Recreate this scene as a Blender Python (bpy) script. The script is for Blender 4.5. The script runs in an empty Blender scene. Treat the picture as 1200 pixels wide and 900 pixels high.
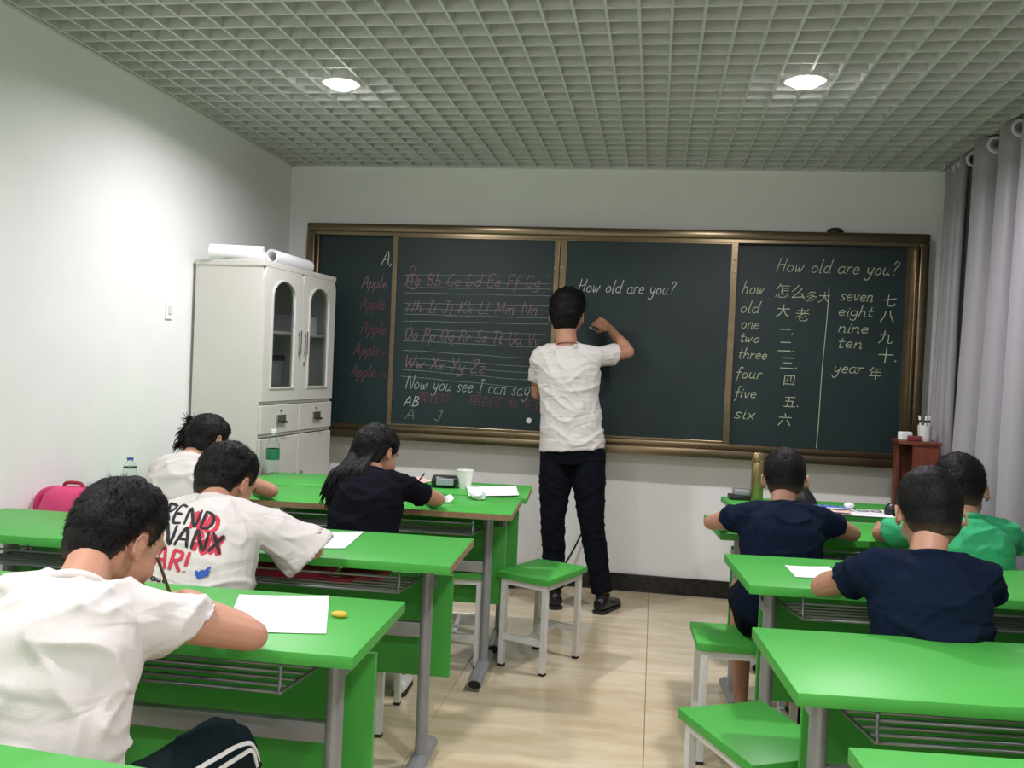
import bpy, bmesh, math, random
import numpy as np
from mathutils import Vector, Matrix, noise
from mathutils.bvhtree import BVHTree
random.seed(7)
rng = np.random.default_rng(7)
S = bpy.context.scene
COL = S.collection
R = math.radians

# ------------------------------------------------------------------ camera
CAM_H = 1.36
yaw, pitch, roll, FPX = .157511, -.02078, .043139, 1054.36
cam = bpy.data.cameras.new('camera')
cam.sensor_width = 36.0
cam.lens = FPX / 1200 * 36.0
cam.clip_start = .05
camo = bpy.data.objects.new('camera', cam)
COL.objects.link(camo)
cy_, sy_, cp_, sp_ = math.cos(yaw), math.sin(yaw), math.cos(pitch), math.sin(pitch)
fwd = Vector((-sy_ * cp_, cy_ * cp_, sp_))
rgt = Vector((cy_, sy_, 0))
upv = rgt.cross(fwd)
r2 = math.cos(roll) * rgt + math.sin(roll) * upv
u2 = -math.sin(roll) * rgt + math.cos(roll) * upv
M = Matrix((r2, u2, -fwd)).transposed().to_4x4()
M.translation = Vector((0, 0, CAM_H))
camo.matrix_world = M
S.camera = camo

# ------------------------------------------------------------------ world, exposure, lights
w = bpy.data.worlds.new('world')
S.world = w
w.use_nodes = True
w.node_tree.nodes['Background'].inputs[0].default_value = (.6, .7, .8, 1)
w.node_tree.nodes['Background'].inputs[1].default_value = .25
S.view_settings.view_transform = 'Standard'
S.view_settings.look = 'None'
S.view_settings.gamma = 1
S.view_settings.use_curve_mapping = False
S.view_settings.exposure = 0.62
S.cycles.use_denoising = True
S.cycles.max_bounces = 10
S.cycles.diffuse_bounces = 6
LAMP_W = 17.5          # each recessed ceiling lamp, watts
LAMP_COL = (1.0, .955, 1.0)
LAMPS = [(-1.447, 3.874, 1), (.557, 3.883, 1), (-1.447, 1.45, 1), (.557, 1.45, 1), (-1.447, -.9, 1), (.557, -.9, 1)]

# ------------------------------------------------------------------ materials
MATS = {}
def mat(name, col, rough=.6, metal=0., noise_s=0, noise_a=.0, bump=0., bump_s=40., spec=.5, trans=0., alpha=1., emis=0., coat=0., ior=1.45, stretch=(1, 1, 1), sheen=0.):
    if name in MATS: return MATS[name]
    m = bpy.data.materials.new(name)
    m.use_nodes = True
    nt = m.node_tree; b = nt.nodes['Principled BSDF']
    c = (*col, 1)
    b.inputs['Base Color'].default_value = c
    b.inputs['Roughness'].default_value = rough
    b.inputs['Metallic'].default_value = metal
    b.inputs['Specular IOR Level'].default_value = spec
    b.inputs['Transmission Weight'].default_value = trans
    b.inputs['IOR'].default_value = ior
    b.inputs['Coat Weight'].default_value = coat
    b.inputs['Sheen Weight'].default_value = sheen
    b.inputs['Alpha'].default_value = alpha
    if emis:
        b.inputs['Emission Color'].default_value = c
        b.inputs['Emission Strength'].default_value = emis
    if noise_a or bump:
        tc = nt.nodes.new('ShaderNodeTexCoord')
        mp = nt.nodes.new('ShaderNodeMapping'); mp.inputs['Scale'].default_value = stretch
        nt.links.new(tc.outputs['Object'], mp.inputs[0])
    if noise_a:
        n = nt.nodes.new('ShaderNodeTexNoise'); n.inputs['Scale'].default_value = noise_s; n.inputs['Detail'].default_value = 5
        nt.links.new(mp.outputs[0], n.inputs['Vector'])
        r = nt.nodes.new('ShaderNodeMapRange'); r.inputs[1].default_value = .3; r.inputs[2].default_value = .7
        r.inputs[3].default_value = 1 - noise_a; r.inputs[4].default_value = 1 + noise_a
        nt.links.new(n.outputs[0], r.inputs[0])
        mx = nt.nodes.new('ShaderNodeVectorMath'); mx.operation = 'SCALE'
        mx.inputs[0].default_value = col
        nt.links.new(r.outputs[0], mx.inputs['Scale'])
        nt.links.new(mx.outputs[0], b.inputs['Base Color'])
    if bump:
        n2 = nt.nodes.new('ShaderNodeTexNoise'); n2.inputs['Scale'].default_value = bump_s; n2.inputs['Detail'].default_value = 4
        nt.links.new(mp.outputs[0], n2.inputs['Vector'])
        bp = nt.nodes.new('ShaderNodeBump'); bp.inputs['Strength'].default_value = bump; bp.inputs['Distance'].default_value = .01
        nt.links.new(n2.outputs[0], bp.inputs['Height'])
        nt.links.new(bp.outputs[0], b.inputs['Normal'])
    MATS[name] = m
    return m

m_wall = mat('wall_paint', (.82, .83, .815), .75, noise_s=3, noise_a=.02, bump=.05, bump_s=60)
m_ceil = mat('ceiling_grid_paint', (.60, .61, .60), .5, noise_s=5, noise_a=.04)
m_plenum = mat('plenum_paint', (.30, .31, .31), .9)
m_granite = mat('black_granite', (.012, .012, .013), .25, noise_s=60, noise_a=.8)
m_green = mat('green_laminate', (.066, .375, .060), .42, spec=.35, noise_s=6, noise_a=.035, bump=.02, bump_s=220)
m_edge = mat('raw_chipboard_edge', (.30, .19, .11), .7, noise_s=80, noise_a=.25)
m_steel = mat('grey_painted_steel', (.30, .31, .32), .38, metal=.35, noise_s=12, noise_a=.06)
m_rod = mat('grey_rack_wire', (.20, .22, .22), .35, metal=.6)
m_dark = mat('dark_inside', (.01, .01, .01), .8)
m_white_metal = mat('white_painted_metal', (.66, .66, .64), .45, noise_s=30, noise_a=.05)
m_rubber = mat('black_rubber', (.015, .015, .016), .6)
m_cab = mat('warm_grey_enamel', (.60, .585, .545), .42, noise_s=4, noise_a=.02)
m_chrome = mat('worn_chrome', (.45, .44, .42), .25, metal=.9)
m_board = mat('blackboard_green', (.0065, .0235, .0245), .5, noise_s=2.2, noise_a=.22, bump=.02, bump_s=150)
m_bronze = mat('bronze_anodised_frame', (.20, .155, .095), .26, metal=.85, noise_s=25, noise_a=.12, stretch=(.05, 1, 1))
m_paper = mat('white_paper', (.86, .87, .88), .7)
m_black = mat('black_plastic', (.012, .012, .014), .35)
m_curtain = mat('grey_satin_curtain', (.32, .30, .335), .45, noise_s=2, noise_a=.05, bump=.08, bump_s=300, stretch=(1, 1, .1), sheen=.3)
m_redwood = mat('red_brown_wood', (.15, .035, .018), .4, noise_s=9, noise_a=.3, stretch=(6, 6, .6))
m_skin = mat('skin', (.47, .24, .155), .5, noise_s=9, noise_a=.05, bump=.03, bump_s=120)
m_skin_t = mat('skin_tan', (.42, .22, .14), .5, noise_s=9, noise_a=.05, bump=.03, bump_s=120)
m_hair = mat('black_hair', (.005, .0045, .0045), .62, spec=.22, noise_s=60, noise_a=.5, bump=.3, bump_s=160)
nt_ = m_hair.node_tree; b_n = nt_.nodes['Principled BSDF']
for l_ in list(nt_.links):
    if l_.to_node == b_n and l_.to_socket.name == 'Base Color': nt_.links.remove(l_)
at_ = nt_.nodes.new('ShaderNodeAttribute'); at_.attribute_name = 'scalp'
mx_ = nt_.nodes.new('ShaderNodeMix'); mx_.data_type = 'RGBA'
mx_.inputs[6].default_value = (.005, .0045, .0045, 1); mx_.inputs[7].default_value = (.13, .075, .05, 1)
nt_.links.new(at_.outputs['Fac'], mx_.inputs[0]); nt_.links.new(mx_.outputs[2], b_n.inputs['Base Color'])
m_white_cloth = mat('white_cotton', (.60, .575, .55), .85, bump=.12, bump_s=350, spec=.2)
m_navy = mat('navy_cotton', (.0055, .011, .026), .9, spec=.08, bump=.12, bump_s=350)
m_blackcloth = mat('black_cotton', (.005, .006, .010), .9, spec=.08, bump=.12, bump_s=350)
m_greencloth = mat('green_cotton', (.03, .37, .15), .8, bump=.12, bump_s=350)
m_trouser = mat('black_trouser_cloth', (.0045, .006, .010), .85, spec=.1, bump=.1, bump_s=300)
m_pants = mat('dark_track_cloth', (.004, .011, .015), .75, spec=.15, bump=.08, bump_s=300)
m_stripe = mat('white_stripe', (.7, .7, .68), .7)
m_leather = mat('black_leather', (.008, .008, .009), .3)
m_eye = mat('eye_white', (.75, .73, .7), .2)
m_iris = mat('dark_iris', (.012, .008, .006), .1)
m_lip = mat('lip', (.42, .15, .12), .45)

def cloth_folds(m, sc, st, dist):
    # soft creases of worn cotton as fine relief
    nt = m.node_tree; b = nt.nodes['Principled BSDF']
    old = b.inputs['Normal'].links[0].from_node
    tc = nt.nodes.new('ShaderNodeTexCoord'); mp = nt.nodes.new('ShaderNodeMapping'); mp.inputs['Scale'].default_value = st; mp.inputs['Rotation'].default_value = (.3, .5, .2)
    nt.links.new(tc.outputs['Object'], mp.inputs[0])
    n = nt.nodes.new('ShaderNodeTexNoise'); n.inputs['Scale'].default_value = sc; n.inputs['Detail'].default_value = 2.5; n.inputs['Distortion'].default_value = .8
    nt.links.new(mp.outputs[0], n.inputs['Vector'])
    s_ = nt.nodes.new('ShaderNodeMath'); s_.operation = 'SUBTRACT'; s_.inputs[1].default_value = .5; nt.links.new(n.outputs[0], s_.inputs[0])
    a_ = nt.nodes.new('ShaderNodeMath'); a_.operation = 'ABSOLUTE'; nt.links.new(s_.outputs[0], a_.inputs[0])
    r_ = nt.nodes.new('ShaderNodeMapRange'); r_.interpolation_type = 'SMOOTHSTEP'; r_.inputs[1].default_value = 0; r_.inputs[2].default_value = .10; nt.links.new(a_.outputs[0], r_.inputs[0])
    bp = nt.nodes.new('ShaderNodeBump'); bp.inputs['Strength'].default_value = .27; bp.inputs['Distance'].default_value = dist
    nt.links.new(r_.outputs[0], bp.inputs['Height']); nt.links.new(old.outputs[0], bp.inputs['Normal']); nt.links.new(bp.outputs[0], b.inputs['Normal'])
for m_ in (m_white_cloth, m_navy, m_blackcloth, m_greencloth): cloth_folds(m_, 4.2, (1, 1, 2.1), .010)
cloth_folds(m_curtain, 3, (1, 1, .12), .008)

# floor tile : polished cream stone
def floor_mat():
    m = bpy.data.materials.new('polished_cream_tile'); m.use_nodes = True
    nt = m.node_tree; b = nt.nodes['Principled BSDF']
    geo = nt.nodes.new('ShaderNodeNewGeometry')
    mp = nt.nodes.new('ShaderNodeMapping'); mp.inputs['Rotation'].default_value = (0, 0, .5); mp.inputs['Scale'].default_value = (1.2, 4, 1)
    nt.links.new(geo.outputs['Position'], mp.inputs[0])
    n = nt.nodes.new('ShaderNodeTexNoise'); n.inputs['Scale'].default_value = 1.6; n.inputs['Detail'].default_value = 7; n.inputs['Distortion'].default_value = 1.2
    nt.links.new(mp.outputs[0], n.inputs['Vector'])
    cr = nt.nodes.new('ShaderNodeValToRGB')
    cr.color_ramp.elements[0].position = .3; cr.color_ramp.elements[0].color = (.50, .40, .25, 1)
    cr.color_ramp.elements[1].position = .7; cr.color_ramp.elements[1].color = (.68, .60, .43, 1)
    nt.links.new(n.outputs[0], cr.inputs[0]); nt.links.new(cr.outputs[0], b.inputs['Base Color'])
    b.inputs['Roughness'].default_value = .16
    b.inputs['Specular IOR Level'].default_value = .5
    return m
m_tile = floor_mat()
m_grout = mat('tile_grout', (.38, .33, .24), .9)
m_glass = mat('clear_glass', (.9, .95, .95), .03, trans=1., ior=1.45)
m_pet = mat('clear_plastic', (.93, .97, .97), .05, trans=1., ior=1.3)

# ------------------------------------------------------------------ mesh helpers
def nrm(v):
    v = Vector(v); return v.normalized() if v.length > 1e-9 else Vector((0, 0, 1))

class MB:
    def __init__(s): s.v = []; s.f = []
    def add(s, vs, fs):
        o = len(s.v); s.v += [tuple(p) for p in vs]; s.f += [tuple(i + o for i in f) for f in fs]; return s
    def box(s, x0, x1, y0, y1, z0, z1, m=None):
        p = [Vector((x, y, z)) for z in (z0, z1) for y in (y0, y1) for x in (x0, x1)]
        if m is not None: p = [m @ q for q in p]
        return s.add(p, [(0, 2, 3, 1), (4, 5, 7, 6), (0, 1, 5, 4), (2, 6, 7, 3), (0, 4, 6, 2), (1, 3, 7, 5)])
    def rbox(s, x0, x1, y0, y1, z0, z1, b=.004, m=None):
        # box with chamfered edges (24 verts)
        vs = []; idx = {}
        bm = bmesh.new(); bmesh.ops.create_cube(bm, size=1)
        for v in bm.verts:
            v.co = Vector(((x0 + x1) / 2 + v.co.x * (x1 - x0), (y0 + y1) / 2 + v.co.y * (y1 - y0), (z0 + z1) / 2 + v.co.z * (z1 - z0)))
        bmesh.ops.bevel(bm, geom=bm.edges[:], offset=b, segments=2, profile=.5, affect='EDGES')
        bm.verts.index_update()
        vs = [(m @ v.co) if m is not None else v.co.copy() for v in bm.verts]
        fs = [tuple(v.index for v in f.verts) for f in bm.faces]
        bm.free()
        return s.add(vs, fs)
    def rings(s, rings, cap=True, closed=False):
        n = len(rings[0]); o = []
        for r in rings: o += r
        fs = []
        k = len(rings)
        for i in range(k - 1 if not closed else k):
            a, b = i * n, ((i + 1) % k) * n
            for j in range(n):
                j2 = (j + 1) % n
                fs.append((a + j, a + j2, b + j2, b + j))
        if cap and not closed:
            fs.append(tuple(reversed(range(n)))); fs.append(tuple((k - 1) * n + j for j in range(n)))
        return s.add(o, fs)
    def loft(s, secs, n=16, cap=True, pw=2.0):
        # secs: (centre, sideaxis, otheraxis, rx, ry)
        out = []
        for c, a, b, rx, ry in secs:
            c = Vector(c); ring = []
            for i in range(n):
                t = 2 * math.pi * i / n
                ct, st = math.cos(t), math.sin(t)
                ct = math.copysign(abs(ct) ** (2 / pw), ct); st = math.copysign(abs(st) ** (2 / pw), st)
                ring.append(c + a * (ct * rx) + b * (st * ry))
            out.append(ring)
        return s.rings(out, cap)
    def tube(s, pts, rad, n=8, cap=True, flat=1., ref=None, sub=0, ends=False):
        P = [Vector(p) for p in pts]
        if not hasattr(rad, '__len__'): rad = [rad] * len(P)
        rad = list(rad)
        if sub: P, rad = cat(P, sub, rad)
        if ends:
            d0 = nrm(P[0] - P[1]); d1 = nrm(P[-1] - P[-2])
            P = [P[0] + d0 * rad[0] * .92, P[0] + d0 * rad[0] * .6] + P + [P[-1] + d1 * rad[-1] * .6, P[-1] + d1 * rad[-1] * .92]
            rad = [rad[0] * .35, rad[0] * .78] + rad + [rad[-1] * .78, rad[-1] * .35]
        secs = []; a = None
        for i, p in enumerate(P):
            t = nrm(P[min(i + 1, len(P) - 1)] - P[max(i - 1, 0)])
            if a is None:
                a = Vector(ref) if ref is not None else (Vector((0, 0, 1)) if abs(t.z) < .9 else Vector((1, 0, 0)))
            a = nrm(a - t * a.dot(t)); b = t.cross(a)
            secs.append((p, a, b, rad[i], rad[i] * flat))
        return s.loft(secs, n, cap)
    def ell(s, c, rx, ry, rz, ax=None, seg=20, rg=12):
        X, Y, Z = ax if ax else (Vector((1, 0, 0)), Vector((0, 1, 0)), Vector((0, 0, 1)))
        c = Vector(c); out = []
        for i in range(rg + 1):
            ph = math.pi * (i + .02) / (rg + .04) - math.pi / 2
            out.append([c + X * (rx * math.cos(ph) * math.cos(2 * math.pi * j / seg)) + Y * (ry * math.cos(ph) * math.sin(2 * math.pi * j / seg)) + Z * (rz * math.sin(ph)) for j in range(seg)])
        return s.rings(out, True)
    def lathe(s, prof, c=(0, 0, 0), n=24):
        c = Vector(c)
        return s.rings([[c + Vector((r * math.cos(2 * math.pi * j / n), r * math.sin(2 * math.pi * j / n), z)) for j in range(n)] for r, z in prof], True)
    def prism(s, poly, y0, y1, m=None):
        n = len(poly)
        p = [Vector((x, y0, z)) for x, z in poly] + [Vector((x, y1, z)) for x, z in poly]
        if m is not None: p = [m @ q for q in p]
        return s.add(p, [tuple(range(n)), tuple(reversed(range(n, 2 * n)))] + [((j + 1) % n, j, n + j, n + (j + 1) % n) for j in range(n)])
    def mesh(s, name):
        me = bpy.data.meshes.new(name); me.from_pydata(s.v, [], s.f); me.update(); return me
    def build(s, name, m, parent=None, smooth=False, loc=None, rot=None):
        me = s.mesh(name)
        bm = bmesh.new(); bm.from_mesh(me); bmesh.ops.recalc_face_normals(bm, faces=bm.faces[:]); bm.to_mesh(me); bm.free()
        return link(name, me, m, parent, smooth, loc, rot)

def link(name, me, m, parent=None, smooth=False, loc=None, rot=None):
    if m is not None and not me.materials: me.materials.append(m)
    if smooth:
        me.polygons.foreach_set('use_smooth', [True] * len(me.polygons))
        if smooth == 'auto':
            me.set_sharp_from_angle(angle=R(40))
    o = bpy.data.objects.new(name, me); COL.objects.link(o)
    if parent: o.parent = parent
    if loc is not None: o.location = loc
    if rot is not None: o.rotation_euler = (0, 0, rot)
    return o

def cat(P, sub, rad):
    Q, q = [], []
    n = len(P)
    for i in range(n - 1):
        p0, p1, p2, p3 = P[max(i - 1, 0)], P[i], P[i + 1], P[min(i + 2, n - 1)]
        for k in range(sub):
            t = k / sub
            Q.append(.5 * ((2 * p1) + (p2 - p0) * t + (2 * p0 - 5 * p1 + 4 * p2 - p3) * t * t + (3 * p1 - 3 * p2 + p3 - p0) * t ** 3))
            q.append(rad[i] * (1 - t) + rad[i + 1] * t)
    Q.append(P[-1]); q.append(rad[-1])
    return Q, q

def thing(name, label, cat_, loc=(0, 0, 0), rotz=0, group=None):
    o = bpy.data.objects.new(name, None); COL.objects.link(o)
    o.empty_display_size = .1
    o.location = loc; o.rotation_euler = (0, 0, rotz)
    o['label'] = label; o['category'] = cat_
    if group: o['group'] = group
    return o
def tag(o, label, cat_, group=None):
    o['label'] = label; o['category'] = cat_
    if group: o['group'] = group
    return o
def struct(o, label=None):
    o['kind'] = 'structure'
    if label: o['label'] = label
    return o
def copy_tree(o, parent=None):
    kids = [c for c in bpy.data.objects if c.parent == o] if o not in KIDS else KIDS[o]
    c = o.copy(); COL.objects.link(c)
    if parent: c.parent = parent
    for k in kids: copy_tree(k, c)
    return c
KIDS = {}

def remesh(mb, vox, smooth_it=4, fac=.5):
    """union of closed volumes -> one continuous smooth surface"""
    me = mb.mesh('tmp')
    bm = bmesh.new(); bm.from_mesh(me); bmesh.ops.recalc_face_normals(bm, faces=bm.faces[:]); bm.to_mesh(me); bm.free()
    o = bpy.data.objects.new('tmp', me); COL.objects.link(o)
    r = o.modifiers.new('r', 'REMESH'); r.mode = 'VOXEL'; r.voxel_size = vox; r.adaptivity = 0
    if smooth_it:
        sm = o.modifiers.new('s', 'SMOOTH'); sm.factor = fac; sm.iterations = smooth_it
    dg = bpy.context.evaluated_depsgraph_get()
    out = bpy.data.meshes.new_from_object(o.evaluated_get(dg))
    bpy.data.objects.remove(o); bpy.data.meshes.remove(me)
    return out
def arr(me):
    v = np.empty(len(me.vertices) * 3); me.vertices.foreach_get('co', v)
    return v.reshape(-1, 3)
def join_meshes(ms, name):
    bm = bmesh.new()
    for m in ms: bm.from_mesh(m)
    me = bpy.data.meshes.new(name); bm.to_mesh(me); bm.free(); return me
# ------------------------------------------------------------------ room shell
XL, XR, YB, YF, ZC = -2.40, 1.78, 5.587, -1.9, 2.594
struct(MB().box(XL - .12, XL, YF, YB + .12, -.1, ZC + .35).build('wall_left', m_wall))
struct(MB().box(XR, XR + .12, YF, YB + .12, -.1, ZC + .35).build('wall_right', m_wall))
struct(MB().box(XL, XR, YB, YB + .12, -.1, ZC + .35).build('wall_back', m_wall))
struct(MB().box(XL - .12, XR + .12, YF - .12, YF, -.1, ZC + .35).build('wall_front', m_wall))

floor = struct(MB().box(XL - .12, XR + .12, YF - .12, YB + .12, -.12, -.010).build('floor', m_grout))
T = .80; g = .001
tile_me = None
xs = [XL + .02 - .0 + T * i for i in range(-1, 7)]
ys = [YB - T * j for j in range(0, 14)]
for x in xs:
    for y in ys:
        x0, x1, y0, y1 = max(x, XL), min(x + T, XR), max(y - T, YF), y
        if x1 - x0 < .03 or y1 - y0 < .03: continue
        full = abs(x1 - x0 - T) < 1e-6 and abs(y1 - y0 - T) < 1e-6
        if full and tile_me is not None:
            o = link('tile', tile_me, None, floor, loc=((x0 + x1) / 2, (y0 + y1) / 2, 0))
        else:
            hx, hy = (x1 - x0) / 2 - g, (y1 - y0) / 2 - g
            mb = MB()
            b = .0012
            mb.rings([[Vector((sx * q, sy * r, z)) for sx, sy in ((-1, -1), (1, -1), (1, 1), (-1, 1))] for q, r, z in ((hx, hy, -.010), (hx, hy, -b), (hx - b, hy - b, 0))])
            o = mb.build('tile', m_tile, floor, loc=((x0 + x1) / 2, (y0 + y1) / 2, 0))
            if full: tile_me = o.data

# open-cell grid ceiling
ceiling = struct(MB().box(XL - .12, XR + .12, YF - .12, YB + .12, ZC + .30, ZC + .35).build('ceiling', m_plenum))
CX, CY, GH = .1125, .1165, .052
def slat(x0, x1, y0, y1, z0=ZC, z1=ZC + GH):
    return MB().box(x0, x1, y0, y1, z0, z1)
me_l = slat(-.0055, .0055, YF, YB, ZC, ZC + GH).mesh('slat'); me_l.materials.append(m_ceil)
me_c = slat(XL, XR, -.0055, .0055, ZC + .0012, ZC + GH - .002).mesh('slat'); me_c.materials.append(m_ceil)
n0 = int((XL) / CX); k = n0
while k * CX < XR:
    if k * CX > XL + .01: link('slat', me_l, None, ceiling, loc=(k * CX, 0, 0))
    k += 1
y = YB - .03
while y > YF:
    link('slat', me_c, None, ceiling, loc=(0, y, 0)); y -= CY
# wall angle around the grid
mb = MB()
mb.box(XL, XL + .022, YF, YB, ZC - .002, ZC + .03); mb.box(XL, XR, YB - .022, YB, ZC - .002, ZC + .03); mb.box(XR - .022, XR, YF, YB, ZC - .002, ZC + .03)
struct(mb.build('trim_1', m_ceil))
# granite skirting
struct(MB().box(XL + .012, XR - .012, YB - .014, YB, 0, .105).build('baseboard_back', m_granite))
struct(MB().box(XL, XL + .012, YF, YB, 0, .105).build('baseboard_left', m_granite))
struct(MB().box(XR - .012, XR, YF, YB, 0, .105).build('baseboard_right', m_granite))

# recessed lamps
m_led = mat('lamp_diffuser', (1, .99, .96), .4, emis=28)
def lamp(x, y, label):
    t = thing('ceiling_light', label, 'light', (x, y, ZC))
    mb = MB(); n = 32
    prof = [(.088, .0), (.088, -.006), (.084, -.010), (.074, -.010), (.072, -.004), (.072, .03), (.088, .03)]
    mb.rings([[Vector((r * math.cos(2 * math.pi * j / n), r * math.sin(2 * math.pi * j / n), z)) for j in range(n)] for r, z in prof], cap=False, closed=True)
    mb.build('trim_ring', m_white_metal, t, smooth='auto')
    MB().lathe([(.004, -.034), (.022, -.033), (.045, -.028), (.062, -.017), (.070, -.004), (.071, .02)], n=32).build('diffuser', m_led, t, smooth=True)
    ld = bpy.data.lights.new('lamp_light', 'AREA'); ld.shape = 'DISK'; ld.size = .14; ld.energy = LAMP_W; ld.color = LAMP_COL; ld.spread = R(165)
    lo = bpy.data.objects.new('lamp_light', ld); COL.objects.link(lo); lo.parent = t; lo.location = (0, 0, -.040)
L_LAB = ['glowing round recessed lamp in the grid ceiling above the left desks', 'glowing round recessed lamp in the grid ceiling above the right desks',
         'round recessed lamp over the nearest left desk', 'round recessed lamp over the nearest right desk',
         'round recessed lamp in the left rear of the room', 'round recessed lamp in the right rear of the room']
for (x, y, e), lb in zip(LAMPS, L_LAB): lamp(x, y, lb)

# wall switch
t = thing('wall_switch', 'small white switch plate on the left wall', 'switch', (XL, 4.143, 1.56), R(90))
MB().rbox(-.03, .03, -.009, 0, -.045, .045, .002).build('plate', m_wall, t)
MB().rbox(-.012, .012, -.014, -.008, -.02, .02, .002).build('rocker', m_white_metal, t)

# ------------------------------------------------------------------ blackboard
Y0 = YB
bb = thing('blackboard', 'wide green sliding chalkboard in a bronze frame on the back wall', 'blackboard', (0, 0, 0))
mb = MB()
x0, x1, zb, zt = -2.235, 1.52, .935, 2.215
# top rail with stepped profile
mb.rbox(x0, x1, Y0 - .115, Y0 - .002, zt - .052, zt, .010)
mb.box(x0 + .02, x1 - .02, Y0 - .100, Y0 - .03, zt - .072, zt - .050)
mb.build('top_rail', m_bronze, bb, smooth='auto')
mb = MB(); mb.rbox(x0, x0 + .052, Y0 - .112, Y0 - .002, zb, zt - .052, .007); mb.rbox(x0 + .055, x0 + .075, Y0 - .09, Y0 - .01, zb, zt - .07, .004)
mb.build('side_rail', m_bronze, bb, smooth='auto')
mb = MB(); mb.rbox(x1 - .050, x1, Y0 - .112, Y0 - .002, zb, zt - .052, .007); mb.rbox(x1 - .072, x1 - .053, Y0 - .098, Y0 - .01, zb, zt - .07, .004); mb.box(x1 - .115, x1 - .072, Y0 - .05, Y0 - .012, zb, zt - .07)
mb.build('side_rail', m_bronze, bb, smooth='auto')
mb = MB()
mb.rbox(x0, x1, Y0 - .118, Y0 - .002, zb - .022, zb + .012, .006)
mb.rbox(x0 + .03, x1 - .03, Y0 - .175, Y0 - .01, zb - .072, zb - .022, .008)
mb.build('chalk_tray', m_bronze, bb, smooth='auto')
def panel(name, xa, xb, y, fr, za=zb + .012, zt_=zt - .07):
    p = MB().box(xa, xb, y, y + .012, za, zt_).build(name, m_board, bb)
    if fr:
        for q in (xa, xb - fr):
            MB().rbox(q, q + fr, y - .008, y + .014, za, zt_, .003).build('stile', m_bronze, p)
        MB().rbox(xa + fr, xb - fr, y - .006, y + .012, zt_ - .012, zt_, .002).build('rail', m_bronze, p)
        MB().rbox(xa + fr, xb - fr, y - .006, y + .012, za, za + .014, .002).build('rail', m_bronze, p)
    return p
panel('fixed_panel', x0 + .075, -1.60, Y0 - .055, 0)
pm1 = panel('sliding_panel', -1.668, -.612, Y0 - .088, .032)
pm2 = panel('sliding_panel', -.616 + .008, .452, Y0 - .088, .040)
panel('fixed_panel', .44, x1 - .11, Y0 - .055, 0)
for x, z in ((-.636, 2.05), (-.636, 1.965), (-.590, 2.06), (-.590, 1.975), (.436, 2.04), (.436, 1.97)):
    MB().ell((x, Y0 - .098, z), .008, .004, .008, seg=10, rg=6).build('screw', m_chrome, bb, smooth=True)
YP_F, YP_B = Y0 - .0885, Y0 - .0555

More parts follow.
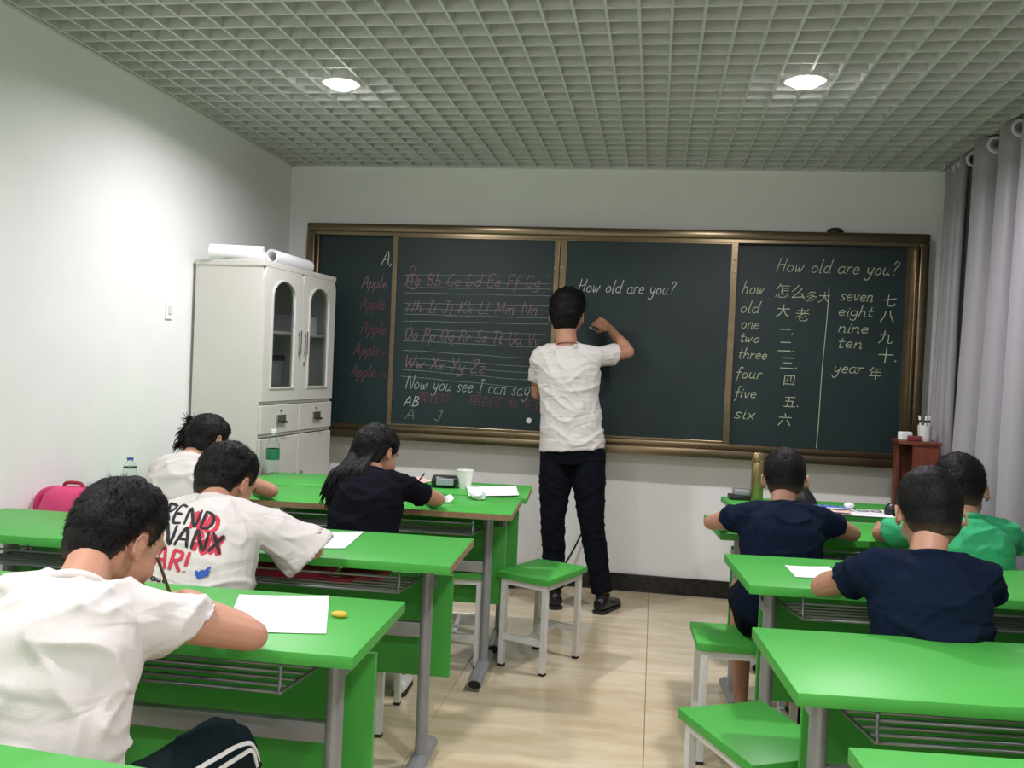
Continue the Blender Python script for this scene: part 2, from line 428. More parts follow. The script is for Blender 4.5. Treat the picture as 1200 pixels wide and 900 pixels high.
# ---- chalk handwriting: single-stroke letters, x height .5, ascender 1
G = {
'a': (.55, '.45,.42 .3,.5 .08,.38 .08,.1 .25,0 .42,.15 .46,.5|.46,.5 .44,.1 .55,.02'),
'b': (.5, '.1,1 .08,0|.08,.3 .25,.5 .42,.4 .4,.1 .22,0 .08,.08'),
'c': (.45, '.4,.42 .25,.5 .08,.35 .08,.12 .22,0 .4,.08'),
'd': (.55, '.45,.4 .28,.5 .08,.35 .08,.1 .25,0 .42,.12|.5,1 .45,.4 .44,.05 .52,0'),
'e': (.48, '.08,.25 .4,.3 .36,.46 .22,.5 .08,.35 .08,.12 .22,0 .42,.08'),
'f': (.4, '.42,.92 .3,1 .2,.85 .18,0 .1,-.35|.02,.5 .36,.52'),
'g': (.5, '.42,.42 .28,.5 .08,.38 .1,.12 .26,.05 .42,.2|.43,.5 .42,-.2 .28,-.4 .08,-.3'),
'h': (.52, '.12,1 .06,0|.07,.3 .25,.5 .38,.42 .4,0 .48,.02'),
'i': (.22, '.12,.5 .08,.05 .18,.02|.14,.68 .15,.72'),
'j': (.3, '.22,.5 .18,-.25 .05,-.38 -.04,-.28|.24,.68 .25,.72'),
'k': (.48, '.1,1 .06,0|.38,.5 .1,.22|.16,.28 .42,0'),
'l': (.25, '.14,1 .08,.08 .2,.02'),
'm': (.75, '.08,.5 .06,0|.07,.35 .2,.5 .3,.42 .3,0|.31,.35 .46,.5 .58,.42 .58,0 .68,.03'),
'n': (.52, '.08,.5 .06,0|.07,.33 .24,.5 .38,.42 .38,0 .48,.03'),
'o': (.52, '.26,.5 .08,.35 .08,.12 .24,0 .42,.14 .42,.36 .26,.5 .34,.46'),
'p': (.5, '.1,.5 .04,-.4|.09,.35 .26,.5 .42,.38 .38,.1 .22,0 .08,.1'),
'q': (.5, '.42,.42 .28,.5 .08,.36 .08,.1 .24,0 .4,.14|.44,.5 .4,-.4 .5,-.3'),
'r': (.4, '.08,.5 .06,0|.07,.3 .2,.48 .36,.46'),
's': (.42, '.38,.44 .24,.5 .1,.4 .2,.26 .34,.14 .22,0 .05,.06'),
't': (.38, '.2,.85 .14,.1 .22,0 .34,.06|.02,.52 .34,.54'),
'u': (.55, '.08,.5 .06,.12 .2,0 .38,.14 .42,.5|.42,.5 .4,.08 .52,.02'),
'v': (.45, '.06,.5 .2,0 .4,.5'),
'w': (.68, '.06,.5 .12,0 .3,.35|.3,.4 .36,0 .58,.52'),
'x': (.45, '.06,.5 .38,0|.4,.5 .04,0'),
'y': (.52, '.08,.5 .1,.2 .24,.08 .4,.25|.46,.5 .34,-.25 .14,-.42 .02,-.3'),
'z': (.45, '.06,.48 .4,.5 .06,.02 .42,.02'),
'A': (.7, '.04,0 .36,1 .6,0|.14,.36 .5,.38'),
'B': (.62, '.12,1 .06,0|.1,.98 .42,.9 .4,.62 .1,.52|.1,.52 .48,.4 .44,.08 .06,.02'),
'C': (.6, '.54,.82 .34,1 .1,.7 .08,.25 .3,0 .54,.15'),
'D': (.65, '.12,1 .08,0|.1,.98 .46,.85 .54,.4 .36,.06 .08,.02'),
'E': (.55, '.48,1 .12,.98 .08,.02 .48,.04|.1,.52 .4,.54'),
'F': (.55, '.12,.98 .08,0|.12,.98 .52,1|.1,.52 .42,.54'),
'G': (.65, '.54,.82 .34,1 .1,.7 .08,.25 .3,0 .54,.15 .54,.42 .34,.42'),
'H': (.7, '.14,1 .06,0|.6,1 .52,0|.1,.5 .58,.54'),
'I': (.4, '.2,1 .18,0|.06,1 .36,1|.04,0 .34,0'),
'J': (.5, '.42,1 .36,.15 .2,0 .04,.15|.2,1 .5,1'),
'K': (.6, '.12,1 .06,0|.52,1 .1,.45|.2,.55 .52,0'),
'L': (.5, '.12,1 .08,.02 .46,.04'),
'M': (.8, '.06,0 .14,1 .36,.25 .62,1 .68,0'),
'N': (.7, '.06,0 .12,1 .54,0 .62,1'),
'O': (.7, '.34,1 .1,.72 .1,.25 .32,0 .58,.28 .56,.75 .34,1'),
'P': (.58, '.12,1 .06,0|.1,.98 .48,.9 .44,.52 .1,.45'),
'Q': (.7, '.34,1 .1,.72 .1,.25 .32,0 .58,.28 .56,.75 .34,1|.38,.25 .62,-.08'),
'R': (.6, '.12,1 .06,0|.1,.98 .48,.88 .42,.55 .1,.48|.22,.5 .52,0'),
'S': (.55, '.5,.88 .3,1 .1,.8 .28,.52 .48,.25 .28,0 .06,.12'),
'T': (.6, '.32,1 .28,0|.04,1 .58,1'),
'U': (.66, '.1,1 .1,.2 .3,0 .52,.2 .56,1'),
'V': (.6, '.06,1 .28,0 .56,1'),
'W': (.9, '.06,1 .22,0 .42,.8 .58,0 .82,1'),
'X': (.6, '.08,1 .52,0|.54,1 .04,0'),
'Y': (.6, '.06,1 .3,.5|.56,1 .2,0'),
'Z': (.6, '.06,.98 .54,1 .06,.02 .54,.02'),
'?': (.45, '.06,.8 .2,1 .4,.86 .3,.6 .2,.45 .2,.28|.19,.08 .2,.04'),
'!': (.2, '.14,1 .1,.3|.08,.06 .09,.02'),
',': (.25, '.1,.06 .06,-.14'), '.': (.25, '.1,.05 .13,.02'), '-': (.5, '.05,.3 .4,.32'), ' ': (.38, ''),
}
def strokes(text):
    """unit polylines of a handwritten line, total width"""
    out = []; x = 0
    for ch in text:
        wd, d = G[ch]
        for s in (d.split('|') if d else []):
            P = [Vector((x + float(a.split(',')[0]), float(a.split(',')[1]), 0)) for a in s.split()]
            if len(P) > 2: P, _ = cat(P, 4, [1] * len(P))
            out.append(P)
        x += wd + .04
    return out, x
def ribbon(mb, P, w, th):
    """flat raised stroke in the x-z plane; P list of (x, y, z), raised towards -y"""
    n = len(P); L = []; Rr = []
    for i in range(n):
        t = (P[min(i + 1, n - 1)] - P[max(i - 1, 0)]); t.y = 0; t = nrm(t)
        nn = Vector((-t.z, 0, t.x)); e = t * (w * .4) * (-1 if i == 0 else 1 if i == n - 1 else 0)
        L.append(P[i] + nn * w / 2 + e); Rr.append(P[i] - nn * w / 2 + e)
    vs = []
    for a, b in zip(L, Rr): vs += [a, b, a + Vector((0, -th, 0)), b + Vector((0, -th, 0))]
    fs = []
    for i in range(n - 1):
        o, q = i * 4, (i + 1) * 4
        fs += [(o + 2, o + 3, q + 3, q + 2), (o, o + 2, q + 2, q), (o + 3, o + 1, q + 1, q + 3)]
    mb.add(vs, fs)
def chalk(text, x, z, h, wd, m, y=YP_F, w=.0042, slope=0., slant=.22, jit=.02, parent=None, name='chalk_writing', lab=None):
    if ' ' in text.strip():
        full = strokes(text)[1]; acc = 0
        for wd_ in text.split(' '):
            if wd_:
                ww = strokes(wd_)[1]
                chalk(wd_, x + acc / full * wd, z + slope * acc / full * wd, h, ww / full * wd, m, y, w, slope, slant, jit, parent, name)
                acc += ww
            acc += strokes(' ')[1]
        return
    st, tw = strokes(text)
    mb = MB(); sx = wd / tw
    for P in st:
        jx, jz = random.uniform(-jit, jit), random.uniform(-jit, jit)
        Q = [Vector((x + (p.x + jx * .5) * sx + (p.y) * h * slant, y, z + (p.y + jz) * h + slope * p.x * sx)) for p in P]
        ribbon(mb, Q, w, .0012)
    o = mb.build(name, m, parent or bb)
    if lab: o['label'] = lab
    return o
def chalk_cjk(text, x, z, size, m, y=YP_B, lab=None):
    if len(text) > 1 and text[1] != '.':
        for i, ch in enumerate(text.replace('.', '')): chalk_cjk(ch, x + i * size * .98, z - .004 * (i % 2), size, m, y)
        return
    cu = bpy.data.curves.new('t', 'FONT'); cu.body = text; cu.size = size; cu.extrude = .0006; cu.resolution_u = 2; cu.offset = -.012 * size
    cu.shear = .1
    o = bpy.data.objects.new('t', cu); COL.objects.link(o)
    dg = bpy.context.evaluated_depsgraph_get(); me = bpy.data.meshes.new_from_object(o.evaluated_get(dg))
    bpy.data.objects.remove(o)
    me.transform(Matrix.Translation((x, y - .0008, z)) @ Matrix.Rotation(R(90), 4, 'X'))
    me.materials.clear()
    o = link('chalk_writing', me, m, bb)
    if lab: o['label'] = lab
    return o
m_chw = mat('white_chalk', (.55, .60, .56), .95, noise_s=300, noise_a=.4)
m_chw2 = mat('faded_white_chalk', (.22, .26, .25), .95, noise_s=200, noise_a=.5)
m_chm = mat('smudged_white_chalk', (.36, .40, .38), .95, noise_s=250, noise_a=.5)
m_chy = mat('yellow_chalk', (.50, .54, .36), .95, noise_s=300, noise_a=.4)
m_chr = mat('red_chalk', (.17, .055, .075), .95, noise_s=200, noise_a=.5)
m_chp = mat('pink_chalk', (.26, .15, .19), .95, noise_s=200, noise_a=.5)
chalk('How old are you?', -.495, 1.826, .078, .585, m_chw)
chalk('I', -.47, 1.70, .06, .025, m_chw)
yb = YP_B
chalk('How old are you?', .675, 1.985, .080, .69, m_chy, y=yb, slope=-.01)
for tx, x, z, wd, h in (('how', .485, 1.85, .135, .075), ('old', .478, 1.735, .115, .07), ('one', .488, 1.64, .108, .07), ('two', .486, 1.56, .118, .06), ('three', .481, 1.462, .17, .062),
                        ('four', .472, 1.345, .155, .065), ('five', .470, 1.228, .13, .065), ('six', .470, 1.10, .13, .075),
                        ('seven', 1.047, 1.825, .19, .07), ('eight', 1.04, 1.735, .20, .062), ('nine', 1.045, 1.638, .175, .065), ('ten', 1.046, 1.548, .145, .065), ('year', 1.03, 1.40, .17, .07)):
    chalk(tx, x, z, h, wd, m_chy, y=yb, slope=-.01)
for tx, x, z, s in (('怎么.', .672, 1.835, .093), ('多大', .85, 1.815, .073), ('大', .685, 1.72, .085), ('老', .795, 1.70, .085), ('一.', .71, 1.615, .07), ('二.', .705, 1.51, .085), ('三.', .72, 1.41, .09), ('四', .745, 1.315, .075), ('五.', .75, 1.185, .08), ('六', .725, 1.075, .085),
                    ('七', 1.285, 1.80, .08), ('八', 1.275, 1.71, .085), ('九', 1.27, 1.585, .085), ('十.', 1.27, 1.475, .095), ('年', 1.225, 1.375, .08)):
    chalk_cjk(tx, x, z, s, m_chy)
mb = MB(); ribbon(mb, [Vector((.985 - .028 * t + .002 * math.sin(9 * t), yb, 1.90 - .95 * t)) for t in [i / 20 for i in range(21)]], .004, .0012); mb.build('chalk_line', m_chy, bb)
# faded alphabet rows on staff lines
SL = [[(-1.589, 1.9, -.659, 1.915), (-1.587, 1.857, -.657, 1.868), (-1.586, 1.82, -.655, 1.836), (-1.584, 1.788, -.653, 1.795)],
      [(-1.581, 1.723, -.651, 1.732), (-1.58, 1.686, -.649, 1.701), (-1.579, 1.654, -.653, 1.658), (-1.582, 1.61, -.667, 1.621)],
      [(-1.58, 1.562, -.675, 1.558), (-1.579, 1.524, -.694, 1.521), (-1.577, 1.487, -.69, 1.475), (-1.58, 1.427, -.69, 1.405)],
      [(-1.578, 1.379, -.70, 1.353), (-1.577, 1.341, -.70, 1.315), (-1.575, 1.304, -.70, 1.27), (-1.585, 1.262, -.70, 1.222)]]
for grp in SL:
    mb = MB()
    for a, b, c, d in grp:
        ribbon(mb, [Vector((a + (c - a) * t, YP_F, b + (d - b) * t + .0015 * math.sin(17 * t + a))) for t in [i / 16 for i in range(17)]], .003, .001)
    mb.build('chalk_staff', m_chw2, bb)
for tx, x, z, wd, sl, m in (('Aa Bb Cc Dd Ee Ff Gg', -1.585, 1.835, .86, .012, m_chp), ('Hh Ii Jj Kk Ll Mm Nn', -1.572, 1.668, .84, .008, m_chp),
                            ('Oo Pp Qq Rr Ss Tt Uu Vv', -1.575, 1.50, .86, -.014, m_chp), ('Ww Xx Yy Zz', -1.57, 1.32, .52, -.03, m_chp)):
    chalk(tx, x, z, .075, wd, m, slope=sl, w=.0045)
mb = MB()
mb.v, mb.f = [], []
ribbon(mb, [Vector((-1.535 + .038 * math.cos(a), YP_F, 1.86 + .05 * math.sin(a))) for a in [i * .42 for i in range(16)]], .004, .001)
ribbon(mb, [Vector((-1.535 + .016 * math.cos(a), YP_F, 1.94 + .016 * math.sin(a))) for a in [i * .42 for i in range(16)]], .004, .001)
mb.build('chalk_circle', m_chp, bb)
chalk('Now you see I can say my', -1.555, 1.185, .085, .92, m_chm, slope=-.012, w=.0042)
chalk('AB', -1.56, 1.075, .065, .10, m_chw, w=.0045)
chalk('A   J', -1.55, .995, .06, .24, m_chw2, w=.004)
for tx, x, z, s in (('现在', -1.475, 1.11, .075), ('你', -1.325, 1.115, .07), ('明白了', -1.14, 1.105, .075), ('我', -.90, 1.10, .07), ('可以说', -.80, 1.095, .07)):
    chalk_cjk(tx, x, z, s, m_chr, YP_F)
for k_, (x, z, wd) in enumerate(((-1.88, 1.815, .17), (-1.885, 1.68, .17), (-1.875, 1.525, .175), (-1.915, 1.385, .17), (-1.93, 1.245, .165))):
    chalk('Apple', x, z, .075, wd, m_chr if k_ > 0 else m_chp, y=yb, w=.005)
chalk('A,', -1.755, 1.965, .085, .08, m_chw, y=yb, w=.0045)
chalk('n', -1.725, 1.385, .05, .05, m_chr, y=yb); chalk('n', -1.735, 1.25, .05, .05, m_chr, y=yb)
tag(MB().lathe([(.010, 0), (.017, .001), (.018, .006), (.015, .010), (.004, .011)], n=20).build('magnet', m_paper, smooth='auto'), 'round white magnet on the board beside the teacher', 'magnet')
o = bpy.data.objects['magnet']; o.location = (-.757, Y0 - .088, 1.023); o.rotation_euler = (R(90), 0, 0)
t = tag(MB().ell((0, 0, 0), .05, .03, .03, seg=20, rg=10).build('camera_dome', m_black, smooth=True), 'small black dome on the top right of the blackboard frame', 'device')
t.location = (1.003, Y0 - .06, zt + .005)

# black cable on the back wall
mb = MB(); mb.tube([(-.285, Y0 - .012, .90), (-.29, Y0 - .012, .66), (-.34, Y0 - .02, .52), (-.41, Y0 - .03, .33), (-.48, Y0 - .05, .18), (-.56, Y0 - .10, .05), (-.66, 5.44, .012), (-.74, 5.42, .012), (-.80, 5.41, .012)], .006, n=8, sub=6)
t = thing('power_cable', 'black cable hanging from the board behind the teacher to the floor', 'cable')
mb.build('cord', m_black, t, smooth=True)
MB().rbox(-.85, -.79, 5.395, 5.43, .001, .028, .006).build('plug', m_black, t)
# ------------------------------------------------------------------ desks
def desk(cx, cy, rot, L, label, side=-1, ends=(), z=.75, D=.445):
    """(cx, cy) = near corner at the aisle end; side -1: the desk runs to -x from it, +1: to +x"""
    t = thing('classroom_desk', label, 'desk', (cx, cy, 0), rot, 'green classroom desks')
    a, b = (-L, 0) if side < 0 else (0, L)
    th = .027
    top = MB().rbox(a, b, 0, D, z - th, z, .0018).build('tabletop', m_green, t, smooth='auto')
    for e in ends:
        mb = MB()
        if e == 'front': mb.box(a + .002, b - .002, -.0012, .001, z - th + .002, z - .002)
        if e == 'right': mb.box(b - .001, b + .0012, .002, D - .002, z - th + .002, z - .002)
        o = mb.build('edge_strip', m_edge, top); o['label'] = 'brown chipboard edge with the laminate gone'
    ins, py, r = .128, .30, .020
    for x, s in ((a + ins, 1), (b - ins, -1)):
        MB().loft([(Vector((x, py, zz)), Vector((1, 0, 0)), Vector((0, 1, 0)), r, .030) for zz in (.045, z - th)], n=16).build('leg', m_steel, t, smooth='auto')
        # oval foot tube lying front to back, open ends
        f = MB(); sec = []
        pr_ = [(.03, 1), (.03, .86), (.44, .86), (.44, 1)]
        rings = []
        for yy, k in pr_:
            rings.append([Vector((x + .031 * k * math.cos(2 * math.pi * j / 16), yy, .028 + .022 * k * math.sin(2 * math.pi * j / 16))) for j in range(16)])
        f.rings([rings[0], rings[3], rings[2], rings[1]], cap=False, closed=True)
        ft = f.build('foot', m_steel, t, smooth='auto')
        for yy in (.045, .425):
            MB().loft([(Vector((x, yy + q, .028)), Vector((1, 0, 0)), Vector((0, 0, 1)), .0262, .0184) for q in (-.004, .004)], n=16).build('end_plug', m_rubber, ft)
        # bracket arm carrying the modesty panel
        MB().rbox(x - .014, x + .014, py + .02, .40, .585, .62, .003).build('panel_bracket', m_steel, t)
        MB().rbox(x + s * .055 - .013, x + s * .055 + .013, .33, .36, .665, z - th, .003).build('mount_tab', m_steel, t)
    MB().rbox(a + ins, b - ins, py - .012, py + .014, .437, .487, .004).build('stretcher', m_steel, t, smooth='auto')
    pi_ = .06 if side < 0 else .118
    MB().rbox(a + pi_, b - pi_, .402, .418, .27, .625, .0015).build('modesty_panel', m_green, t)
    # wire book rack hanging below the top
    rack = MB().tube([(a + .16, .02, .70), (b - .16, .02, .70)], .004, n=6).build('book_rack', m_rod, t, smooth=True)
    for x in (a + .16, b - .16):
        rk = MB()
        rk.tube([(x, .02, z - th), (x, .02, .672), (x, .03, .655), (x, .31, .628), (x, .345, .64), (x, .35, z - th)], .0042, n=6, sub=2)
        rk.build('hanger', m_rod, rack, smooth=True)
    for yy, zz in ((.034, .651), (.085, .647), (.14, .642), (.195, .637), (.25, .632), (.305, .629)):
        e_ = .03 if yy < .05 else 0
        MB().tube([(a + .16 + e_ * 0, yy, zz), (b - .16, yy, zz)], .0045, n=6).build('rod', m_rod, rack, smooth=True)
    return t

LR, RR = R(3.2), R(5.2)
desk(-.66, .757, R(-4), 1.60, 'green desk cut by the bottom left corner of the picture', -1)
desk(-.583, 1.757, R(2.0), 1.76, 'green desk where the nearest boy in white writes on a blank sheet', -1)
desk(-.580, 2.628, R(2.4), 1.76, 'green desk where the boy in the lettered shirt writes', -1, ('right',))
desk(-.553, 3.618, LR, 1.78, 'green desk with a worn brown front edge shared by two girls', -1, ('front', 'right'))
desk(-.560, 4.105, R(4.5), 1.36, 'green desk by the steel cabinet, pushed against the front row left', -1, ('right',))
desk(.385, 1.115, RR, 1.15, 'green desk cut by the bottom right corner of the picture', 1)
desk(.300, 1.800, RR, 1.17, 'empty green desk behind the boy in navy', 1)
desk(.300, 2.692, RR, 1.19, 'green desk where the nearer boy in navy leans', 1)
desk(.275, 3.535, RR, 1.20, 'green desk shared by the farther boy in navy and the boy in green', 1)
desk(.400, 4.165, R(6.3), 1.09, 'green desk nearest the board on the right, holding a flask and papers', 1)

# ------------------------------------------------------------------ stools
def stool(cx, cy, rot, label, z=.43, lx=.27, ly=.37):
    t = thing('wooden_stool', label, 'stool', (cx, cy, 0), rot, 'green topped stools')
    MB().rbox(-lx / 2, lx / 2, -ly / 2, ly / 2, z - .027, z, .0025).build('seat', m_green, t, smooth='auto')
    a, b = lx / 2 - .028, ly / 2 - .03; r = .0125
    for sx in (-1, 1):
        for sy in (-1, 1):
            l = MB().rbox(sx * a - r, sx * a + r, sy * b - r, sy * b + r, .006, z - .027, .002).build('leg', m_white_metal, t)
            MB().rbox(sx * a - r - .001, sx * a + r + .001, sy * b - r - .001, sy * b + r + .001, 0, .012, .002).build('rubber_foot', m_rubber, l)
    for s in (-1, 1):
        MB().box(-a + r, a - r, s * b - .010, s * b + .010, z - .055, z - .027).build('apron', m_white_metal, t)
        MB().box(s * a - .010, s * a + .010, -b + r, b - r, z - .055, z - .027).build('apron', m_white_metal, t)
        MB().box(-a + r, a - r, s * b - .009, s * b + .009, .125, .150).build('stretcher', m_white_metal, t)
    MB().box(-.009, .009, -b + .009, b - .009, .128, .148).build('stretcher', m_white_metal, t)
    return t
stool(-.470, 4.10, R(-23), 'green stool standing free in the aisle beside the teacher')
stool(.362, 3.30, R(93), 'green stool under the farther boy in navy, sticking out into the aisle')
stool(.308, 2.425, R(-55) + R(82), 'green stool in the aisle before the empty right desk, nearest the camera')
stool(-1.045, 3.265, R(4), 'green stool under the girl in black')
stool(-.86, 4.62 - .55, R(8), 'green stool under the front left desk')

# ------------------------------------------------------------------ steel cabinet
cb = thing('filing_cabinet', 'tall warm grey steel cabinet with arched glass doors by the left wall', 'cabinet', (-1.995, 4.33, 0), R(90 - 5))
W, Dp, H = .83, .385, 1.84
mb = MB(); e = .012
mb.box(0, W, 0, Dp, 0, .08); mb.box(0, e, 0.0, Dp, .08, H); mb.box(W - e, W, 0.0, Dp, .08, H)
mb.box(e, W - e, Dp - e, Dp, .08, H); mb.rbox(-.006, W + .006, -.012, Dp, H - .028, H, .003)
mb.box(e, W - e, 0.0, Dp - e, .93, .945); mb.box(e, W - e, 0.0, Dp - e, 1.10, 1.115)
mb.build('carcass', m_cab, cb)
MB().box(e, W - e, .03, Dp - e, 1.475, 1.49).build('shelf', m_cab, cb)
MB().box(W / 2 - .01, W / 2 + .01, .002, .02, .08, H - .03).build('centre_post', m_cab, cb)
def door(x0, x1, z0, z1, arch=True, hs=1, nm='door'):
    d = MB()
    if not arch:
        d.rbox(x0, x1, -.016, .0, z0, z1, .003); o = d.build(nm, m_cab, cb); return o
    ox0, ox1, oz0, oz1 = x0 + .085, x1 - .085, z0 + .075, z1 - .06
    r = (ox1 - ox0) / 2; cx_ = (ox0 + ox1) / 2; zc_ = oz1 - r * .75
    inner = [(ox0, oz0), (ox1, oz0)] + [(cx_ + r * math.cos(a), zc_ + r * .75 * math.sin(a)) for a in [math.pi * i / 14 for i in range(15)]]
    n = len(inner)
    # matching outer loop
    outer = [(x0, z0), (x1, z0)]
    for i in range(15):
        a = math.pi * i / 14
        ux, uz = math.cos(a), math.sin(a)
        sc = 1e9
        if abs(ux) > 1e-6: sc = min(sc, ((x1 - cx_) if ux > 0 else (cx_ - x0)) / abs(ux))
        if uz > 1e-6: sc = min(sc, (z1 - zc_) / uz)
        outer.append((cx_ + ux * sc, zc_ + uz * sc))
    vs = []; fs = []
    # raised rim loop around the opening
    rim = [((x - cx_) * 1.10 + cx_, (z - (oz0 + oz1) / 2) * 1.035 + (oz0 + oz1) / 2) for x, z in inner]
    loops = [(outer, 0.0), (outer, -.016), (rim, -.016), (rim, -.021), (inner, -.021), (inner, 0.0)]
    for lp, yy in loops: vs += [Vector((x, yy, z)) for x, z in lp]
    for k in range(len(loops)):
        k2 = (k + 1) % len(loops)
        for j in range(n):
            j2 = (j + 1) % n
            fs.append((k * n + j, k * n + j2, k2 * n + j2, k2 * n + j))
    d.add(vs, fs); o = d.build(nm, m_cab, cb)
    MB().prism(inner, -.009, -.006).build('pane', m_glass, o)
    hx = x1 - .035 if hs > 0 else x0 + .035
    h = MB(); h.rbox(hx - .008, hx + .008, -.034, -.026, 1.37, 1.50, .003); h.box(hx - .006, hx + .006, -.03, -.016, 1.38, 1.392); h.box(hx - .006, hx + .006, -.03, -.016, 1.478, 1.49)
    h.build('handle', m_chrome, o)
    return o
door(.004, W / 2 - .002, 1.118, H - .03, hs=1); dr = door(W / 2 + .002, W - .004, 1.118, H - .03, hs=-1)
MB().lathe([(.006, 0), (.009, .002), (.009, .006), (.003, .008)], n=12).build('lock', m_chrome, dr, loc=(W / 2 + .03, -.016, 1.32)).rotation_euler = (R(90), 0, 0)
for x0_, x1_ in ((.004, W / 2 - .002), (W / 2 + .002, W - .004)):
    o = door(x0_, x1_, .948, 1.097, arch=False, nm='drawer')
    c = (x0_ + x1_) / 2
    MB().rbox(c - .045, c + .045, -.026, -.016, 1.0, 1.045, .002).build('label_holder', m_chrome, o)
    MB().tube([(c - .035, -.026, 1.01), (c - .03, -.045, 1.004), (c + .03, -.045, 1.004), (c + .035, -.026, 1.01)], .004, n=6).build('pull', m_dark, o)
    MB().lathe([(.004, 0), (.006, .002), (.006, .005), (.002, .006)], n=10).build('lock', m_dark, o, loc=(c, -.016, 1.066)).rotation_euler = (R(90), 0, 0)
    o = door(x0_, x1_, .085, .925, arch=False, nm='lower_door')
    hx = x1_ - .04 if x0_ < .1 else x0_ + .04
    MB().rbox(hx - .008, hx + .008, -.030, -.016, .60, .72, .003).build('handle', m_chrome, o)
# things inside the cabinet
t = thing('document_box', 'dark box of papers behind the left glass door', 'box', (0, 0, 0)); t.parent = None
m_box = mat('grey_card', (.22, .22, .22), .8)
Mc = Matrix.Translation((-1.995, 4.33, 0)) @ Matrix.Rotation(R(85), 4, 'Z')
MB().rbox(.05, .36, .06, .33, 1.116, 1.33, .004, m=Mc).build('box_body', m_box, t); MB().rbox(.045, .365, .055, .335, 1.33, 1.36, .003, m=Mc).build('box_lid', m_black, t)
t = thing('paper_stack', 'pale stack of papers on the shelf behind the right glass door', 'papers', (0, 0, 0))
for k_ in range(5): MB().box(.52, .78, .08, .32, 1.492 + k_ * .02, 1.492 + k_ * .02 + .018, m=Mc @ Matrix.Translation((.003 * (k_ % 2), 0, 0))).build('ream', m_paper, t)

# paper rolls on top
def roll(p, q, r, label, flap):
    p, q = Vector(p), Vector(q); d = nrm(q - p); a = nrm(d.cross(Vector((0, 0, 1)))); b = a.cross(d)
    mb = MB(); n = 40; prof = []
    for i in range(n):
        t_ = i / (n - 1); an = t_ * 2 * math.pi * 1.9 - 1.2; rr = r * (1 - .30 * t_); prof.append((math.cos(an) * rr, math.sin(an) * rr))
    rings = []
    for off in (0, .0012):
        for end in (p, q):
            rings.append([end + a * (x * (1 - off / r * 3)) + b * (z * (1 - off / r * 3)) for x, z in prof])
    vs = rings[0] + rings[1] + rings[2] + rings[3]; fs = []
    for j in range(n - 1):
        fs += [(j, j + 1, n + j + 1, n + j), (2 * n + j + 1, 2 * n + j, 3 * n + j, 3 * n + j + 1), (j + 1, j, 2 * n + j, 2 * n + j + 1), (n + j, n + j + 1, 3 * n + j + 1, 3 * n + j)]
    mb.add(vs, fs)
    return tag(mb.build('paper_roll', m_paper, smooth='auto'), label, 'paper roll', 'paper rolls on the cabinet')
roll((-2.30, 4.36, H + .042), (-2.035, 4.42, H + .042), .042, 'white paper roll on the near left of the cabinet top', 1)
roll((-2.03, 4.50, H + .040), (-2.02, 4.98, H + .040), .040, 'thinner white paper roll lying along the front of the cabinet top', 0)

# ------------------------------------------------------------------ curtains
t = thing('curtain_rod', 'curtain rod along the right wall close to the ceiling', 'rod')
MB().tube([(1.60, 5.47, 2.545), (1.60, .6, 2.545)], .0125, n=10).build('pole', m_chrome, t, smooth=True)
for yy in (5.42, 3.4, 1.2): MB().rbox(1.60, XR, yy - .012, yy + .012, 2.525, 2.56, .003).build('bracket', m_white_metal, t)
def curtain(ya, yb_, nf, amp, label, x=1.60, seed=0, gather=0.):
    rs = random.Random(seed)
    t = thing('curtain', label, 'curtain')
    nu, nv = nf * 14, 26
    ph = [rs.uniform(-.35, .35) for _ in range(nf * 2 + 3)]; am = [rs.uniform(.75, 1.2) for _ in range(nf * 2 + 3)]
    front, back = [], []
    for iv in range(nv + 1):
        v = iv / nv; z = .03 + (2.585 - .03) * (1 - v)
        for iu in range(nu + 1):
            u = iu / nu * nf; k = int(u); f = u - k; f = f * f * (3 - 2 * f)
            a = am[k] * (1 - f) + am[k + 1] * f
            p = (ph[k] * (1 - f) + ph[k + 1] * f) * v
            w_ = math.sin(2 * math.pi * u + p)
            xx = x + amp * a * w_ * (1 + .15 * v) - .02 * v + .006 * math.sin(5 * v + u)
            yc = (ya + yb_) / 2; squeeze = 1 - gather * math.sin(math.pi * min(1, v * 1.25)) ** 1
            yy = yc + (ya + (yb_ - ya) * iu / nu - yc) * squeeze + .30 * amp * math.sin(4 * math.pi * u + p)
            front.append(Vector((xx, yy, z))); back.append(Vector((xx + .003, yy, z)))
    mb = MB(); n = nu + 1; o = len(front); fs = []
    for i in range(nv):
        for j in range(nu):
            a = i * n + j; fs += [(a, a + 1, a + n + 1, a + n), (o + a + 1, o + a, o + a + n, o + a + n + 1)]
    for j in range(nu): fs += [(j + 1, j, o + j, o + j + 1), (nv * n + j, nv * n + j + 1, o + nv * n + j + 1, o + nv * n + j)]
    for i in range(nv): fs += [(i * n, (i + 1) * n, o + (i + 1) * n, o + i * n), ((i + 1) * n + nu, i * n + nu, o + i * n + nu, o + (i + 1) * n + nu)]
    mb.add(front + back, fs); mb.build('cloth', m_curtain, t, smooth=True)
    for k in range(nf):
        for q in (.0,):
            yy = ya + (yb_ - ya) * (k + q) / nf
            if yy < 2.5: continue
            g_ = MB(); n_ = 20
            rg = []
            for i in range(n_):
                an = 2 * math.pi * i / n_
                cc = Vector((x, yy, 2.545)) + Vector((0.035 * math.cos(an), 0, .035 * math.sin(an)))
                ax = Vector((math.cos(an), 0, math.sin(an)))
                rg.append([cc + ax * (.009 * math.cos(b_)) + Vector((0, .005 * math.sin(b_), 0)) for b_ in [2 * math.pi * j / 8 for j in range(8)]])
            g_.rings(rg, cap=False, closed=True); g_.build('eyelet', m_white_metal, t, smooth=True)
    return t
curtain(5.42, 5.12, 4, .050, 'narrow gathered grey curtain in the far right corner', seed=3, gather=.12)
